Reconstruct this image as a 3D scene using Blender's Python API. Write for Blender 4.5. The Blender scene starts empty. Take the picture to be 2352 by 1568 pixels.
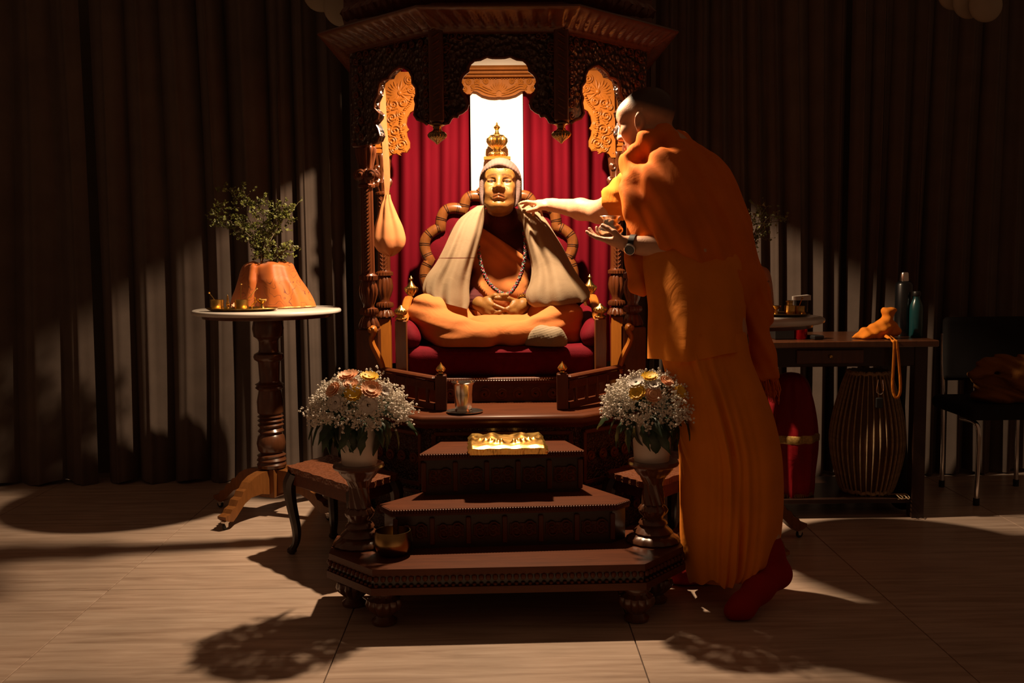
import bpy, bmesh, math, random
import numpy as np
from mathutils import Vector, Matrix
from mathutils.geometry import tessellate_polygon

# ------------------------------------------------------------------ camera
F = 2352.0
YAW, PITCH, ROLL = -0.6, -5.03, -0.5
CAMPOS = np.array([0.0, 0.0, 1.15])
scene = bpy.context.scene
COL = scene.collection
cd = bpy.data.cameras.new('camera'); cam = bpy.data.objects.new('camera', cd); COL.objects.link(cam)
cd.sensor_width = 36.0; cd.lens = 36.0; cd.clip_start = .05
RMAT = Matrix.Rotation(math.radians(YAW), 3, 'Z') @ Matrix.Rotation(math.radians(90 + PITCH), 3, 'X') @ Matrix.Rotation(math.radians(ROLL), 3, 'Z')
cam.matrix_world = Matrix.Translation(CAMPOS) @ RMAT.to_4x4()
scene.camera = cam
RM = np.array(RMAT)

# ------------------------------------------------------------------ world, lamp, exposure
w = bpy.data.worlds.new('dim_room_air'); scene.world = w; w.use_nodes = True
w.node_tree.nodes['Background'].inputs[0].default_value = (1.0, .50, .26, 1)
w.node_tree.nodes['Background'].inputs[1].default_value = .080
LAMP = (0.0, 4.12, 2.13)
ld = bpy.data.lights.new('canopy_downlight', 'SPOT'); lamp = bpy.data.objects.new('canopy_downlight', ld); COL.objects.link(lamp)
lamp.location = LAMP; ld.energy = 290; ld.spot_size = math.pi; ld.spot_blend = 1.0; ld.shadow_soft_size = .036; ld.color = (1.0, .71, .44)
scene.view_settings.view_transform = 'Standard'; scene.view_settings.look = 'None'
scene.view_settings.exposure = 0.0; scene.view_settings.gamma = 1.0
scene.view_settings.use_curve_mapping = False
try:
    scene.cycles.use_denoising = True
    scene.cycles.max_bounces = 8
    scene.cycles.diffuse_bounces = 5
    scene.cycles.sample_clamp_indirect = 3.0
    scene.cycles.caustics_reflective = False; scene.cycles.caustics_refractive = False
except Exception:
    pass

# ------------------------------------------------------------------ pixel helpers
def ray(px, py):
    return RM @ np.array([(px - 1176.) / F, -(py - 784.) / F, -1.])
def at(px, py, Y):
    d = ray(px, py); return CAMPOS + d * (Y - CAMPOS[1]) / d[1]
def atz(px, py, Z=0.):
    d = ray(px, py); return CAMPOS + d * (Z - CAMPOS[2]) / d[2]
def atp(px, py, p0, n):
    d = ray(px, py); p0 = np.array(p0, float); n = np.array(n, float)
    return CAMPOS + d * (np.dot(p0 - CAMPOS, n) / np.dot(d, n))
def A3(*a): return np.array(a, float)
def nrm(v): v = np.array(v, float); return v / (np.linalg.norm(v) + 1e-12)

# ------------------------------------------------------------------ geometry collector
class G:
    def __init__(s): s.v = []; s.f = []; s.n = 0
    def add(s, verts, faces):
        verts = np.asarray(verts, float).reshape(-1, 3)
        s.v.append(verts); n = s.n
        s.f += [tuple(int(i) + n for i in f) for f in faces]
        s.n += len(verts); return s
    def box(s, c, d, R=None, bev=0.0):
        c = np.array(c, float); hx, hy, hz = [x / 2. for x in d]
        if bev > 0:
            b = min(bev, hx * .9, hy * .9, hz * .9)
            pts = []
            for sz in (-1, 1):
                for (ox, oy, oz) in ((0, 0, 1), (1, 1, 0)) if sz < 0 else ((1, 1, 0), (0, 0, 1)):
                    i = b if oz else 0
                    ii = b if not oz else b
                    X, Y = hx - i, hy - i; Z = sz * (hz - (0 if oz else b))
                    k = b * .6
                    pts += [(-X + (k if not oz else 0), -Y, Z), (X - (k if not oz else 0), -Y, Z), (X, -Y + (k if not oz else 0), Z), (X, Y - (k if not oz else 0), Z),
                            (X - (k if not oz else 0), Y, Z), (-X + (k if not oz else 0), Y, Z), (-X, Y - (k if not oz else 0), Z), (-X, -Y + (k if not oz else 0), Z)]
            fs = [tuple(range(7, -1, -1)), tuple(range(24, 32))]
            for r in range(3):
                for i in range(8):
                    j = (i + 1) % 8
                    fs.append((r * 8 + i, r * 8 + j, r * 8 + 8 + j, r * 8 + 8 + i))
        else:
            pts = [(x * hx, y * hy, z * hz) for z in (-1, 1) for (x, y) in ((-1, -1), (1, -1), (1, 1), (-1, 1))]
            fs = [(3, 2, 1, 0), (4, 5, 6, 7), (0, 1, 5, 4), (1, 2, 6, 5), (2, 3, 7, 6), (3, 0, 4, 7)]
        p = np.array(pts)
        if R is not None: p = p @ np.asarray(R).T
        return s.add(p + c, fs)
    def lathe(s, prof, seg=32, c=(0, 0, 0), R=None, mod=None, cap=True):
        """prof: list of (r, z[, n, amp]) ; n lobes with amplitude amp"""
        th = np.linspace(0, 2 * math.pi, seg, endpoint=False)
        vs = []; fs = []
        for q in prof:
            r, z = q[0], q[1]
            rr = np.full(seg, r)
            if len(q) > 2: rr = r * (1 + q[3] * (np.abs(np.sin(th * q[2] / 2.)) - .6))
            vs.append(np.stack([rr * np.cos(th), rr * np.sin(th), np.full(seg, z)], 1))
        m = len(prof)
        for i in range(m - 1):
            for j in range(seg):
                k = (j + 1) % seg
                fs.append((i * seg + j, i * seg + k, (i + 1) * seg + k, (i + 1) * seg + j))
        if cap:
            if prof[0][0] > 1e-5: fs.append(tuple(range(seg - 1, -1, -1)))
            if prof[-1][0] > 1e-5: fs.append(tuple((m - 1) * seg + j for j in range(seg)))
        p = np.concatenate(vs)
        if R is not None: p = p @ np.asarray(R).T
        return s.add(p + np.array(c, float), fs)
    def tube(s, pts, rad, seg=8, cap=True, flat=1.0, up=None, closed=False):
        P = np.array(pts, float); n = len(P)
        rad = np.full(n, rad) if np.isscalar(rad) else np.array(rad, float)
        T = np.zeros_like(P)
        if closed: T = np.roll(P, -1, 0) - np.roll(P, 1, 0)
        else:
            T[1:-1] = P[2:] - P[:-2]; T[0] = P[1] - P[0]; T[-1] = P[-1] - P[-2]
        T /= np.linalg.norm(T, axis=1)[:, None] + 1e-12
        u = np.array(up, float) if up is not None else (A3(0, 0, 1) if abs(T[0][2]) < .9 else A3(1, 0, 0))
        vs = []; th = np.linspace(0, 2 * math.pi, seg, endpoint=False)
        for i in range(n):
            a = np.cross(T[i], u); 
            if np.linalg.norm(a) < 1e-6: a = np.cross(T[i], A3(.3, .9, .1))
            a = nrm(a); b = np.cross(a, T[i])
            if up is None: u = b
            vs.append(P[i] + rad[i] * (np.cos(th)[:, None] * a + flat * np.sin(th)[:, None] * b))
        fs = []
        for i in range(n if closed else n - 1):
            i2 = (i + 1) % n
            for j in range(seg):
                k = (j + 1) % seg
                fs.append((i * seg + j, i * seg + k, i2 * seg + k, i2 * seg + j))
        if cap and not closed:
            fs.append(tuple(range(seg - 1, -1, -1))); fs.append(tuple((n - 1) * seg + j for j in range(seg)))
        return s.add(np.concatenate(vs), fs)
    def plate(s, pts, thick, cham=0.0):
        """planar polygon (3-D points) extruded by vector thick; cham insets the far face edge"""
        P = np.array(pts, float); n = len(P); t = np.array(thick, float)
        tri = tessellate_polygon([[Vector(p) for p in P]])
        nv = np.zeros(3)
        for a, b in zip(P, np.roll(P, -1, 0)): nv += np.cross(a - P[0], b - P[0])
        flip = np.dot(nv, t) > 0
        fs = []
        for a, b, c in tri:
            q = np.cross(P[b] - P[a], P[c] - P[a])
            d = np.dot(q, t) > 0
            fs.append((a, c, b) if d else (a, b, c))
            fs.append((a + n, b + n, c + n) if d else (a + n, c + n, b + n))
        for i in range(n):
            j = (i + 1) % n
            fs.append((i, j, j + n, i + n) if flip else (j, i, i + n, j + n))
        return s.add(np.concatenate([P, P + t]), fs)
    def grid(s, P, closed_u=False, closed_v=False):
        P = np.asarray(P, float); a, b = P.shape[:2]; fs = []
        for i in range(a if closed_u else a - 1):
            for j in range(b if closed_v else b - 1):
                i2, j2 = (i + 1) % a, (j + 1) % b
                fs.append((i * b + j, i2 * b + j, i2 * b + j2, i * b + j2))
        return s.add(P.reshape(-1, 3), fs)
    def sheet(s, P, t):
        """grid with thickness t (closed)"""
        P = np.asarray(P, float); a, b = P.shape[:2]
        du = np.gradient(P, axis=0); dv = np.gradient(P, axis=1)
        N = np.cross(du, dv); N /= np.linalg.norm(N, axis=2)[..., None] + 1e-12
        Q = P + N * t; n = a * b; fs = []
        for i in range(a - 1):
            for j in range(b - 1):
                q = (i * b + j, (i + 1) * b + j, (i + 1) * b + j + 1, i * b + j + 1)
                fs.append(q[::-1]); fs.append(tuple(x + n for x in q))
        ring = [(0, j) for j in range(b)] + [(i, b - 1) for i in range(1, a)] + [(a - 1, j) for j in range(b - 2, -1, -1)] + [(i, 0) for i in range(a - 2, 0, -1)]
        r = [i * b + j for i, j in ring]
        for x, y in zip(r, r[1:] + r[:1]): fs.append((x, y, y + n, x + n))
        return s.add(np.concatenate([P.reshape(-1, 3), Q.reshape(-1, 3)]), fs)
    def loft(s, rings, cap=True):
        P = np.asarray(rings, float); a, b = P.shape[:2]; fs = []
        for i in range(a - 1):
            for j in range(b):
                k = (j + 1) % b
                fs.append((i * b + j, i * b + k, (i + 1) * b + k, (i + 1) * b + j))
        if cap: fs.append(tuple(range(b - 1, -1, -1))); fs.append(tuple((a - 1) * b + j for j in range(b)))
        return s.add(P.reshape(-1, 3), fs)
    def ball(s, c, r, seg=10, R=None):
        r = (r, r, r) if np.isscalar(r) else r
        n = max(4, seg // 2); vs = []; fs = []
        for i in range(1, n):
            a = math.pi * i / n
            for j in range(seg):
                b = 2 * math.pi * j / seg
                vs.append((r[0] * math.sin(a) * math.cos(b), r[1] * math.sin(a) * math.sin(b), r[2] * math.cos(a)))
        vs += [(0, 0, r[2]), (0, 0, -r[2])]; m = (n - 1) * seg
        for i in range(n - 2):
            for j in range(seg):
                k = (j + 1) % seg
                fs.append((i * seg + j, (i + 1) * seg + j, (i + 1) * seg + k, i * seg + k))
        for j in range(seg):
            k = (j + 1) % seg
            fs.append((m, j, k)); fs.append((m + 1, (n - 2) * seg + k, (n - 2) * seg + j))
        p = np.array(vs)
        if R is not None: p = p @ np.asarray(R).T
        return s.add(p + np.array(c, float), fs)
    def tf(s, R=None, t=None, sc=1.0):
        for i, p in enumerate(s.v):
            q = p * sc
            if R is not None: q = q @ np.asarray(R).T
            if t is not None: q = q + np.array(t, float)
            s.v[i] = q
        return s
    def mirror(s, x0=0.0):
        m = G(); m.v = [p * A3(-1, 1, 1) + A3(2 * x0, 0, 0) for p in s.v]; m.f = [f[::-1] for f in s.f]; m.n = s.n; return m
    def merge(s, o): 
        return s.add(np.concatenate(o.v), o.f)
    def obj(s, name, mat, parent=None, loc=None, smooth=True, angle=None, label=None, cat=None, group=None, kind=None):
        V = np.concatenate(s.v) if s.v else np.zeros((0, 3))
        org = ORG[parent.name] if parent is not None else (np.array(loc, float) if loc is not None else A3((V[:, 0].min() + V[:, 0].max()) / 2, (V[:, 1].min() + V[:, 1].max()) / 2, V[:, 2].min()))
        me = bpy.data.meshes.new(name)
        me.from_pydata((V - org).tolist(), [], s.f)
        me.update()
        return link(name, me, mat, parent, org, smooth, angle, label, cat, group, kind)

ORG = {}
def link(name, me, mat, parent=None, org=None, smooth=True, angle=None, label=None, cat=None, group=None, kind=None):
    o = bpy.data.objects.new(name, me); COL.objects.link(o)
    if parent is not None: o.parent = parent
    else: o.location = org
    ORG[o.name] = np.array(org, float)
    for m in (mat if isinstance(mat, (list, tuple)) else [mat]): me.materials.append(m)
    if smooth:
        if angle is None: angle = 40
        bm = bmesh.new(); bm.from_mesh(me)
        ca = math.radians(angle)
        for f in bm.faces: f.smooth = True
        for e in bm.edges:
            if len(e.link_faces) == 2 and e.calc_face_angle(0) > ca: e.smooth = False
        bm.to_mesh(me); bm.free()
    tag(o, label, cat, group, kind)
    return o
def tag(o, label=None, cat=None, group=None, kind=None):
    if label: o['label'] = label
    if cat: o['category'] = cat
    if group: o['group'] = group
    if kind: o['kind'] = kind
    return o
def thing(name, loc, label, cat, group=None):
    o = bpy.data.objects.new(name, None); COL.objects.link(o); o.location = loc
    o.empty_display_size = .05
    ORG[o.name] = np.array(loc, float); return tag(o, label, cat, group)
def copy_tree(o, delta=(0, 0, 0), label=None, rotz=None, parent=None):
    c = o.copy(); COL.objects.link(c)
    if parent is None:
        c.location = Vector(o.location) + Vector(delta)
        if rotz is not None: c.rotation_euler = (0, 0, rotz)
    else: c.parent = parent
    if label: c['label'] = label
    for ch in [x for x in bpy.data.objects if x.parent == o and x is not c]: copy_tree(ch, parent=c)
    return c

def spline(pts, n, closed=False):
    """Catmull-Rom through pts (any dimension), n samples"""
    P = np.array(pts, float); m = len(P)
    if closed: Q = np.concatenate([P[-1:], P, P[:2]]); k = m
    else: Q = np.concatenate([2 * P[:1] - P[1:2], P, 2 * P[-1:] - P[-2:-1]]); k = m - 1
    t = np.linspace(0, k, n, endpoint=not closed); i = np.minimum(t.astype(int), k - 1); u = (t - i)[:, None]
    a, b, c, d = Q[i], Q[i + 1], Q[i + 2], Q[i + 3]
    return .5 * ((2 * b) + (-a + c) * u + (2 * a - 5 * b + 4 * c - d) * u ** 2 + (-a + 3 * b - 3 * c + d) * u ** 3)
def rot(ax, deg): return np.array(Matrix.Rotation(math.radians(deg), 3, ax))
def frame(fwd, up=(0, 0, 1)):
    """columns: forward, left, up"""
    f = nrm(fwd); u = np.array(up, float); l = nrm(np.cross(u, f)); u = np.cross(f, l)
    return np.stack([f, l, u], 1)

# ------------------------------------------------------------------ implicit surfaces
def smin(a, b, k):
    if k <= 0: return np.minimum(a, b)
    h = np.clip(.5 + .5 * (b - a) / k, 0, 1)
    return b + (a - b) * h - k * h * (1 - h)
class Field:
    def __init__(s, lo, hi, vox):
        s.lo = np.array(lo, float); s.h = vox
        s.n = np.ceil((np.array(hi, float) - s.lo) / vox).astype(int) + 1
        s.v = np.full(s.n, 1.0, np.float32)
    def ax(s, i, a=0, b=None):
        b = s.n[i] if b is None else b
        sh = [1, 1, 1]; sh[i] = b - a
        return (s.lo[i] + s.h * np.arange(a, b)).astype(np.float32).reshape(sh)
    def op(s, fn, lo, hi, k=0., sub=False):
        a = np.clip(np.floor((np.array(lo) - s.lo) / s.h).astype(int), 0, s.n); b = np.clip(np.ceil((np.array(hi) - s.lo) / s.h).astype(int) + 1, 0, s.n)
        if (b <= a).any(): return s
        sl = tuple(slice(x, y) for x, y in zip(a, b))
        d = fn(s.ax(0, a[0], b[0]), s.ax(1, a[1], b[1]), s.ax(2, a[2], b[2]))
        s.v[sl] = smin(s.v[sl], d, k) if not sub else -smin(-s.v[sl], d, k)
        return s
    def cap(s, p, q, r1, r2=None, k=.015, sub=False, flat=None):
        p = np.array(p, float); q = np.array(q, float); r2 = r1 if r2 is None else r2
        m = max(r1, r2) + k + 3 * s.h
        d = q - p; L = float(d @ d) + 1e-12
        def fn(x, y, z):
            t = np.clip(((x - p[0]) * d[0] + (y - p[1]) * d[1] + (z - p[2]) * d[2]) / L, 0, 1)
            return np.sqrt((x - p[0] - t * d[0]) ** 2 + (y - p[1] - t * d[1]) ** 2 + (z - p[2] - t * d[2]) ** 2) - (r1 + (r2 - r1) * t)
        return s.op(fn, np.minimum(p, q) - m, np.maximum(p, q) + m, k, sub)
    def chain(s, pts, rs, k=.015, sub=False):
        for i in range(len(pts) - 1): s.cap(pts[i], pts[i + 1], rs[i], rs[i + 1], k, sub)
        return s
    def ell(s, c, r, R=None, k=.015, sub=False):
        c = np.array(c, float); r = np.array(r if not np.isscalar(r) else (r, r, r), float); R = np.eye(3) if R is None else np.asarray(R)
        m = r.max() + k + 3 * s.h
        def fn(x, y, z):
            dx, dy, dz = x - c[0], y - c[1], z - c[2]
            l = [(dx * R[0, i] + dy * R[1, i] + dz * R[2, i]) / r[i] for i in range(3)]
            q = np.sqrt(l[0] ** 2 + l[1] ** 2 + l[2] ** 2)
            g = np.sqrt((l[0] / r[0]) ** 2 + (l[1] / r[1]) ** 2 + (l[2] / r[2]) ** 2) + 1e-6
            return q * (q - 1) / g
        return s.op(fn, c - m, c + m, k, sub)
    def disp(s, fn): s.v += fn(s.ax(0), s.ax(1), s.ax(2)).astype(np.float32); return s
    def clip(s, fn, k=0.): s.v = np.maximum(s.v, -fn(s.ax(0), s.ax(1), s.ax(2)).astype(np.float32)); return s
    def mesh(s):
        v = s.v.copy()
        v[0], v[-1], v[:, 0], v[:, -1], v[:, :, 0], v[:, :, -1] = [np.maximum(x, s.h) for x in (v[0], v[-1], v[:, 0], v[:, -1], v[:, :, 0], v[:, :, -1])]
        ins = v < 0
        nx, ny, nz = v.shape
        cnt = np.zeros((nx - 1, ny - 1, nz - 1), np.uint8)
        for a in (0, 1):
            for b in (0, 1):
                for c in (0, 1): cnt += ins[a:nx - 1 + a, b:ny - 1 + b, c:nz - 1 + c]
        mask = (cnt > 0) & (cnt < 8); del cnt
        cells = np.argwhere(mask); N = len(cells)
        idx = np.full(mask.shape, -1, np.int32); idx[mask] = np.arange(N)
        acc = np.zeros((N, 3)); num = np.zeros(N)
        cor = {}
        for a in (0, 1):
            for b in (0, 1):
                for c in (0, 1): cor[a, b, c] = v[cells[:, 0] + a, cells[:, 1] + b, cells[:, 2] + c].astype(float)
        for a in cor:
            for ax in range(3):
                if a[ax] == 0:
                    b = list(a); b[ax] = 1; b = tuple(b)
                    va, vb = cor[a], cor[b]; x = (va < 0) != (vb < 0)
                    t = np.where(x, va / np.where(x, va - vb, 1), 0)
                    p = np.zeros((N, 3)); p += np.array(a); p[:, ax] += t
                    acc[x] += p[x]; num[x] += 1
        V = s.lo + s.h * (cells + acc / num[:, None])
        Fs = []
        for ax in range(3):
            o = [(1, 2), (2, 0), (0, 1)][ax]
            A = [slice(None)] * 3; B = [slice(None)] * 3
            A[ax] = slice(0, -1); B[ax] = slice(1, None)
            for q in o: A[q] = slice(1, -1); B[q] = slice(1, -1)
            ia, ib = ins[tuple(A)], ins[tuple(B)]
            for ch, fl in (((ia & ~ib), False), ((~ia & ib), True)):
                e = np.argwhere(ch)
                if not len(e): continue
                for q in o: e[:, q] += 1
                def cell(du, dv):
                    c = e.copy(); c[:, o[0]] += du; c[:, o[1]] += dv
                    return idx[c[:, 0], c[:, 1], c[:, 2]]
                q = np.stack([cell(-1, -1), cell(0, -1), cell(0, 0), cell(-1, 0)], 1)
                Fs.append(q[:, ::-1] if fl else q)
        Q = np.concatenate(Fs); Q = Q[(Q >= 0).all(1)]
        return V, Q
    def obj(s, name, mat, parent, smooth_it=0, color=None, keep=None, **kw):
        V, Q = s.mesh()
        if keep is not None:
            ok = keep(V); Q = Q[ok[Q].all(1)]
            used = np.unique(Q); mp = np.full(len(V), -1); mp[used] = np.arange(len(used)); V = V[used]; Q = mp[Q]
        for _ in range(smooth_it):
            a = np.zeros_like(V); n = np.zeros(len(V))
            for i in range(4):
                for j in ((i + 1) % 4, (i + 3) % 4):
                    np.add.at(a, Q[:, i], V[Q[:, j]]); np.add.at(n, Q[:, i], 1)
            V = .5 * V + .5 * a / np.maximum(n, 1)[:, None]
        org = ORG[parent.name]
        me = bpy.data.meshes.new(name)
        me.vertices.add(len(V)); me.vertices.foreach_set('co', (V - org).astype(np.float32).ravel())
        me.loops.add(Q.size); me.loops.foreach_set('vertex_index', Q.astype(np.int32).ravel())
        me.polygons.add(len(Q)); me.polygons.foreach_set('loop_start', np.arange(0, Q.size, 4, dtype=np.int32))
        me.polygons.foreach_set('use_smooth', np.ones(len(Q), bool))
        me.update(calc_edges=True); me.validate()
        if color is not None:
            ca = me.color_attributes.new('pigment', 'FLOAT_COLOR', 'POINT')
            c = np.ones((len(V), 4), np.float32); c[:, :3] = color(V)
            ca.data.foreach_set('color', c.ravel())
        return link(name, me, mat, parent, org, smooth=False, **kw)
# ------------------------------------------------------------------ materials
def nodes(name):
    m = bpy.data.materials.new(name); m.use_nodes = True
    t = m.node_tree; b = t.nodes['Principled BSDF']; return m, t, b
def lin(*c): return tuple((x / 12.92 if x <= .04045 else ((x + .055) / 1.055) ** 2.4) for x in c) + (1,)
def tex(t, kind, scale, coord='Object', stretch=(1, 1, 1), **kw):
    tc = t.nodes.new('ShaderNodeTexCoord'); mp = t.nodes.new('ShaderNodeMapping')
    mp.inputs['Scale'].default_value = stretch
    t.links.new(tc.outputs[coord], mp.inputs[0])
    n = t.nodes.new(kind); t.links.new(mp.outputs[0], n.inputs['Vector'])
    if 'Scale' in n.inputs: n.inputs['Scale'].default_value = scale
    for k, v in kw.items():
        if k in n.inputs: n.inputs[k].default_value = v
        else: setattr(n, k, v)
    return n
def ramp(t, src, stops):
    r = t.nodes.new('ShaderNodeValToRGB'); e = r.color_ramp.elements
    while len(e) < len(stops): e.new(.5)
    for x, (p, c) in zip(e, stops): x.position = p; x.color = c
    t.links.new(src, r.inputs[0]); return r
def bump(t, b, src, strength, dist=.01, prev=None):
    n = t.nodes.new('ShaderNodeBump'); n.inputs['Strength'].default_value = strength; n.inputs['Distance'].default_value = dist
    t.links.new(src, n.inputs['Height'])
    if prev is not None: t.links.new(prev.outputs[0], n.inputs['Normal'])
    t.links.new(n.outputs[0], b.inputs['Normal']); return n
def mul(c, k): return tuple(x * k for x in c[:3]) + (1,)
def plain(name, col, rough=.6, metal=0., var=.12, scale=8, bmp=0., bscale=60, coat=0., sheen=0., stretch=(1, 1, 1), sss=0., spec=None):
    m, t, b = nodes(name)
    n = tex(t, 'ShaderNodeTexNoise', scale, Detail=5, stretch=stretch)
    r = ramp(t, n.outputs[0], [(.3, mul(col, 1 - var)), (.7, mul(col, 1 + var))])
    t.links.new(r.outputs[0], b.inputs['Base Color'])
    b.inputs['Roughness'].default_value = rough; b.inputs['Metallic'].default_value = metal
    if coat: b.inputs['Coat Weight'].default_value = coat; b.inputs['Coat Roughness'].default_value = .15
    if sheen: b.inputs['Sheen Weight'].default_value = sheen; b.inputs['Sheen Roughness'].default_value = .4; b.inputs['Sheen Tint'].default_value = mul(col, 2.)
    if sss: b.inputs['Subsurface Weight'].default_value = sss; b.inputs['Subsurface Radius'].default_value = (.02, .008, .004); b.inputs['Subsurface Scale'].default_value = .4
    if spec is not None: b.inputs['Specular IOR Level'].default_value = spec
    if bmp:
        n2 = tex(t, 'ShaderNodeTexNoise', bscale, Detail=4); bump(t, b, n2.outputs[0], bmp, .004)
    return m
def wood(name, col, rough=.33, carve=0., cscale=28, grain=(6, 6, .8), coat=.18, gvar=.35, spec=.5):
    m, t, b = nodes(name)
    n = tex(t, 'ShaderNodeTexNoise', 9, stretch=grain, Detail=8, Roughness=.65, Distortion=.6)
    r = ramp(t, n.outputs[0], [(.25, mul(col, 1 - gvar)), (.55, col), (.8, mul(col, 1 + gvar * .8))])
    t.links.new(r.outputs[0], b.inputs['Base Color'])
    b.inputs['Roughness'].default_value = rough
    b.inputs['Coat Weight'].default_value = coat; b.inputs['Coat Roughness'].default_value = .22
    b.inputs['Specular IOR Level'].default_value = spec
    g = bump(t, b, n.outputs[0], .08, .003)
    if carve:
        v = tex(t, 'ShaderNodeTexVoronoi', cscale, feature='SMOOTH_F1', Smoothness=.35, Randomness=.85)
        wv = tex(t, 'ShaderNodeTexVoronoi', cscale * 2.1, feature='SMOOTH_F1', Smoothness=.3)
        mx = t.nodes.new('ShaderNodeMath'); mx.operation = 'ADD'
        t.links.new(v.outputs['Distance'], mx.inputs[0]); t.links.new(wv.outputs['Distance'], mx.inputs[1])
        bump(t, b, mx.outputs[0], carve, .022, g)
    return m
def cloth(name, col, rough=.85, weave=500, var=.1, sheen=.15, bmp=.15, wrinkle=0., wscale=9, trans=0.):
    m, t, b = nodes(name)
    n = tex(t, 'ShaderNodeTexNoise', 7, Detail=4)
    r = ramp(t, n.outputs[0], [(.3, mul(col, 1 - var)), (.7, mul(col, 1 + var))])
    t.links.new(r.outputs[0], b.inputs['Base Color'])
    b.inputs['Roughness'].default_value = rough; b.inputs['Specular IOR Level'].default_value = .2
    b.inputs['Sheen Weight'].default_value = sheen; b.inputs['Sheen Tint'].default_value = mul(col, 1.5)
    w = tex(t, 'ShaderNodeTexNoise', weave, Detail=2); g = bump(t, b, w.outputs[0], bmp, .002)
    if wrinkle:
        n2 = tex(t, 'ShaderNodeTexNoise', wscale, Detail=3, Distortion=1.2); bump(t, b, n2.outputs[0], wrinkle, .02, g)
    return m
M = {}
WOOD = (.095, .024, .0065, 1)
M['wood'] = wood('dark_polished_wood', WOOD, spec=.3, coat=.06)
M['wood_h'] = wood('dark_polished_wood_crosswise', WOOD, grain=(.8, 6, 6), rough=.42, spec=.22, coat=.04)
M['carved'] = wood('carved_dark_wood', (.055, .017, .0075, 1), rough=.3, carve=.9, cscale=30)
M['carvedfine'] = wood('finely_carved_wood', (.060, .019, .008, 1), rough=.3, carve=.7, cscale=60)
M['litwood'] = wood('lamplit_carved_wood', (.34, .108, .013, 1), rough=.42, gvar=.2, coat=.03, spec=.25)  # shrine wood again, with the golden lamplight put into its colour
M['valwood'] = wood('dimmed_carved_wood', (.17, .054, .0065, 1), rough=.6, gvar=.2, coat=0., spec=.1)  # lamplit wood darkened in colour to tone down the close lamp
M['stoolwood'] = wood('red_brown_stool_wood', (.15, .045, .016, 1), rough=.4, carve=.25, cscale=45)
M['throne_wood'] = wood('walnut_wood', (.185, .060, .014, 1), rough=.3)
M['legwood'] = wood('golden_brown_leg_wood', (.19, .070, .018, 1), rough=.35, spec=.35, coat=.1)
M['tablewood'] = wood('turned_table_wood', (.10, .034, .014, 1), rough=.28, coat=.5)
M['blackwood'] = wood('near_black_wood', (.028, .011, .006, 1), rough=.35)
M['velvet'] = plain('crimson_velvet', (.105, .0016, .007, 1), .8, var=.12, scale=30, sheen=.05, bmp=.2, bscale=300, spec=.1)
M['drape'] = plain('crimson_drape', (.115, .002, .0085, 1), .85, var=.1, scale=6, sheen=0., bmp=.15, bscale=400, stretch=(3, 3, .6), spec=.08)
M['grey'] = cloth('taupe_curtain_cloth', (.100, .073, .060, 1), var=.12, bmp=.3, weave=260, sheen=.1)
M['brass'] = plain('aged_brass', (.62, .40, .12, 1), .28, 1., var=.3, scale=40, bmp=.1, bscale=90)
M['brassy'] = plain('bright_brass', (.80, .50, .14, 1), .22, 1., var=.15, scale=30)
M['darkbrass'] = plain('dull_bronze', (.34, .22, .09, 1), .25, 1., var=.2, scale=20)
M['steel'] = plain('stainless_steel', (.75, .70, .64, 1), .2, 1., var=.08, scale=30)
M['gold'] = plain('gilded_metal', (.95, .58, .16, 1), .32, 1., var=.12, scale=25, bmp=.15, bscale=60)
M['chrome'] = plain('chrome_tube', (.7, .68, .66, 1), .12, 1., var=.05)
M['marble'] = plain('white_marble', (.72, .66, .6, 1), .25, var=.18, scale=5, coat=.3)
M['robe'] = cloth('apricot_cotton_robe', (.46, .152, .042, 1), wrinkle=.25, weave=600)
M['bag'] = cloth('apricot_bag_cotton', (.50, .195, .072, 1), wrinkle=.12, weave=600)
M['saffron'] = cloth('saffron_cotton', (.74, .225, .018, 1), wrinkle=.35, wscale=7, weave=450)
M['saffron_wool'] = cloth('saffron_shawl_wool', (.66, .155, .012, 1), wrinkle=.3, wscale=8, weave=350, sheen=.3)
M['shawl'] = cloth('beige_wool_shawl', (.215, .152, .092, 1), weave=420, sheen=.35, bmp=.3, wrinkle=.12)
M['maroon'] = cloth('maroon_knit', (.055, .008, .009, 1), weave=180, bmp=.6, sheen=.4)
M['hatwool'] = cloth('mauve_grey_knit_wool', (.115, .072, .062, 1), weave=260, bmp=.22, sheen=.3)
M['sock'] = cloth('beige_knit_sock', (.24, .185, .12, 1), weave=420, bmp=.2, sheen=.2)
M['redsock'] = cloth('red_knit_sock', (.27, .010, .008, 1), weave=300, bmp=.4, sheen=.2)
M['banner'] = cloth('white_banner_cloth', (.80, .74, .64, 1), weave=300, bmp=.2, sheen=0., var=.05)
M['pot'] = plain('matte_cream_ceramic', (.74, .64, .56, 1), .5, var=.06, scale=4)
M['black'] = plain('black_plastic', (.012, .011, .011, 1), .4, var=.2)
M['blackcloth'] = cloth('black_upholstery', (.012, .010, .010, 1), var=.2)
M['teal'] = plain('teal_enamel', (.005, .045, .05, 1), .3, var=.1, coat=.3)
M['navy'] = plain('dark_painted_steel', (.004, .005, .0065, 1), .3, var=.1, coat=.3)
M['redmetal'] = plain('red_metallic_enamel', (.45, .010, .02, 1), .18, .7, var=.1)
M['glass'] = plain('dark_watch_glass', (.01, .01, .012, 1), .06, var=.05)
M['leaf'] = plain('tulsi_leaf_green', (.12, .13, .024, 1), .5, var=.4, scale=30)
M['fern'] = plain('dark_fern_green', (.016, .040, .012, 1), .5, var=.4, scale=40)
M['stem'] = plain('woody_stem', (.10, .07, .035, 1), .7, var=.3, scale=60)
M['white_f'] = plain('white_petal', (.80, .74, .68, 1), .6, var=.1, scale=60)
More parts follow.
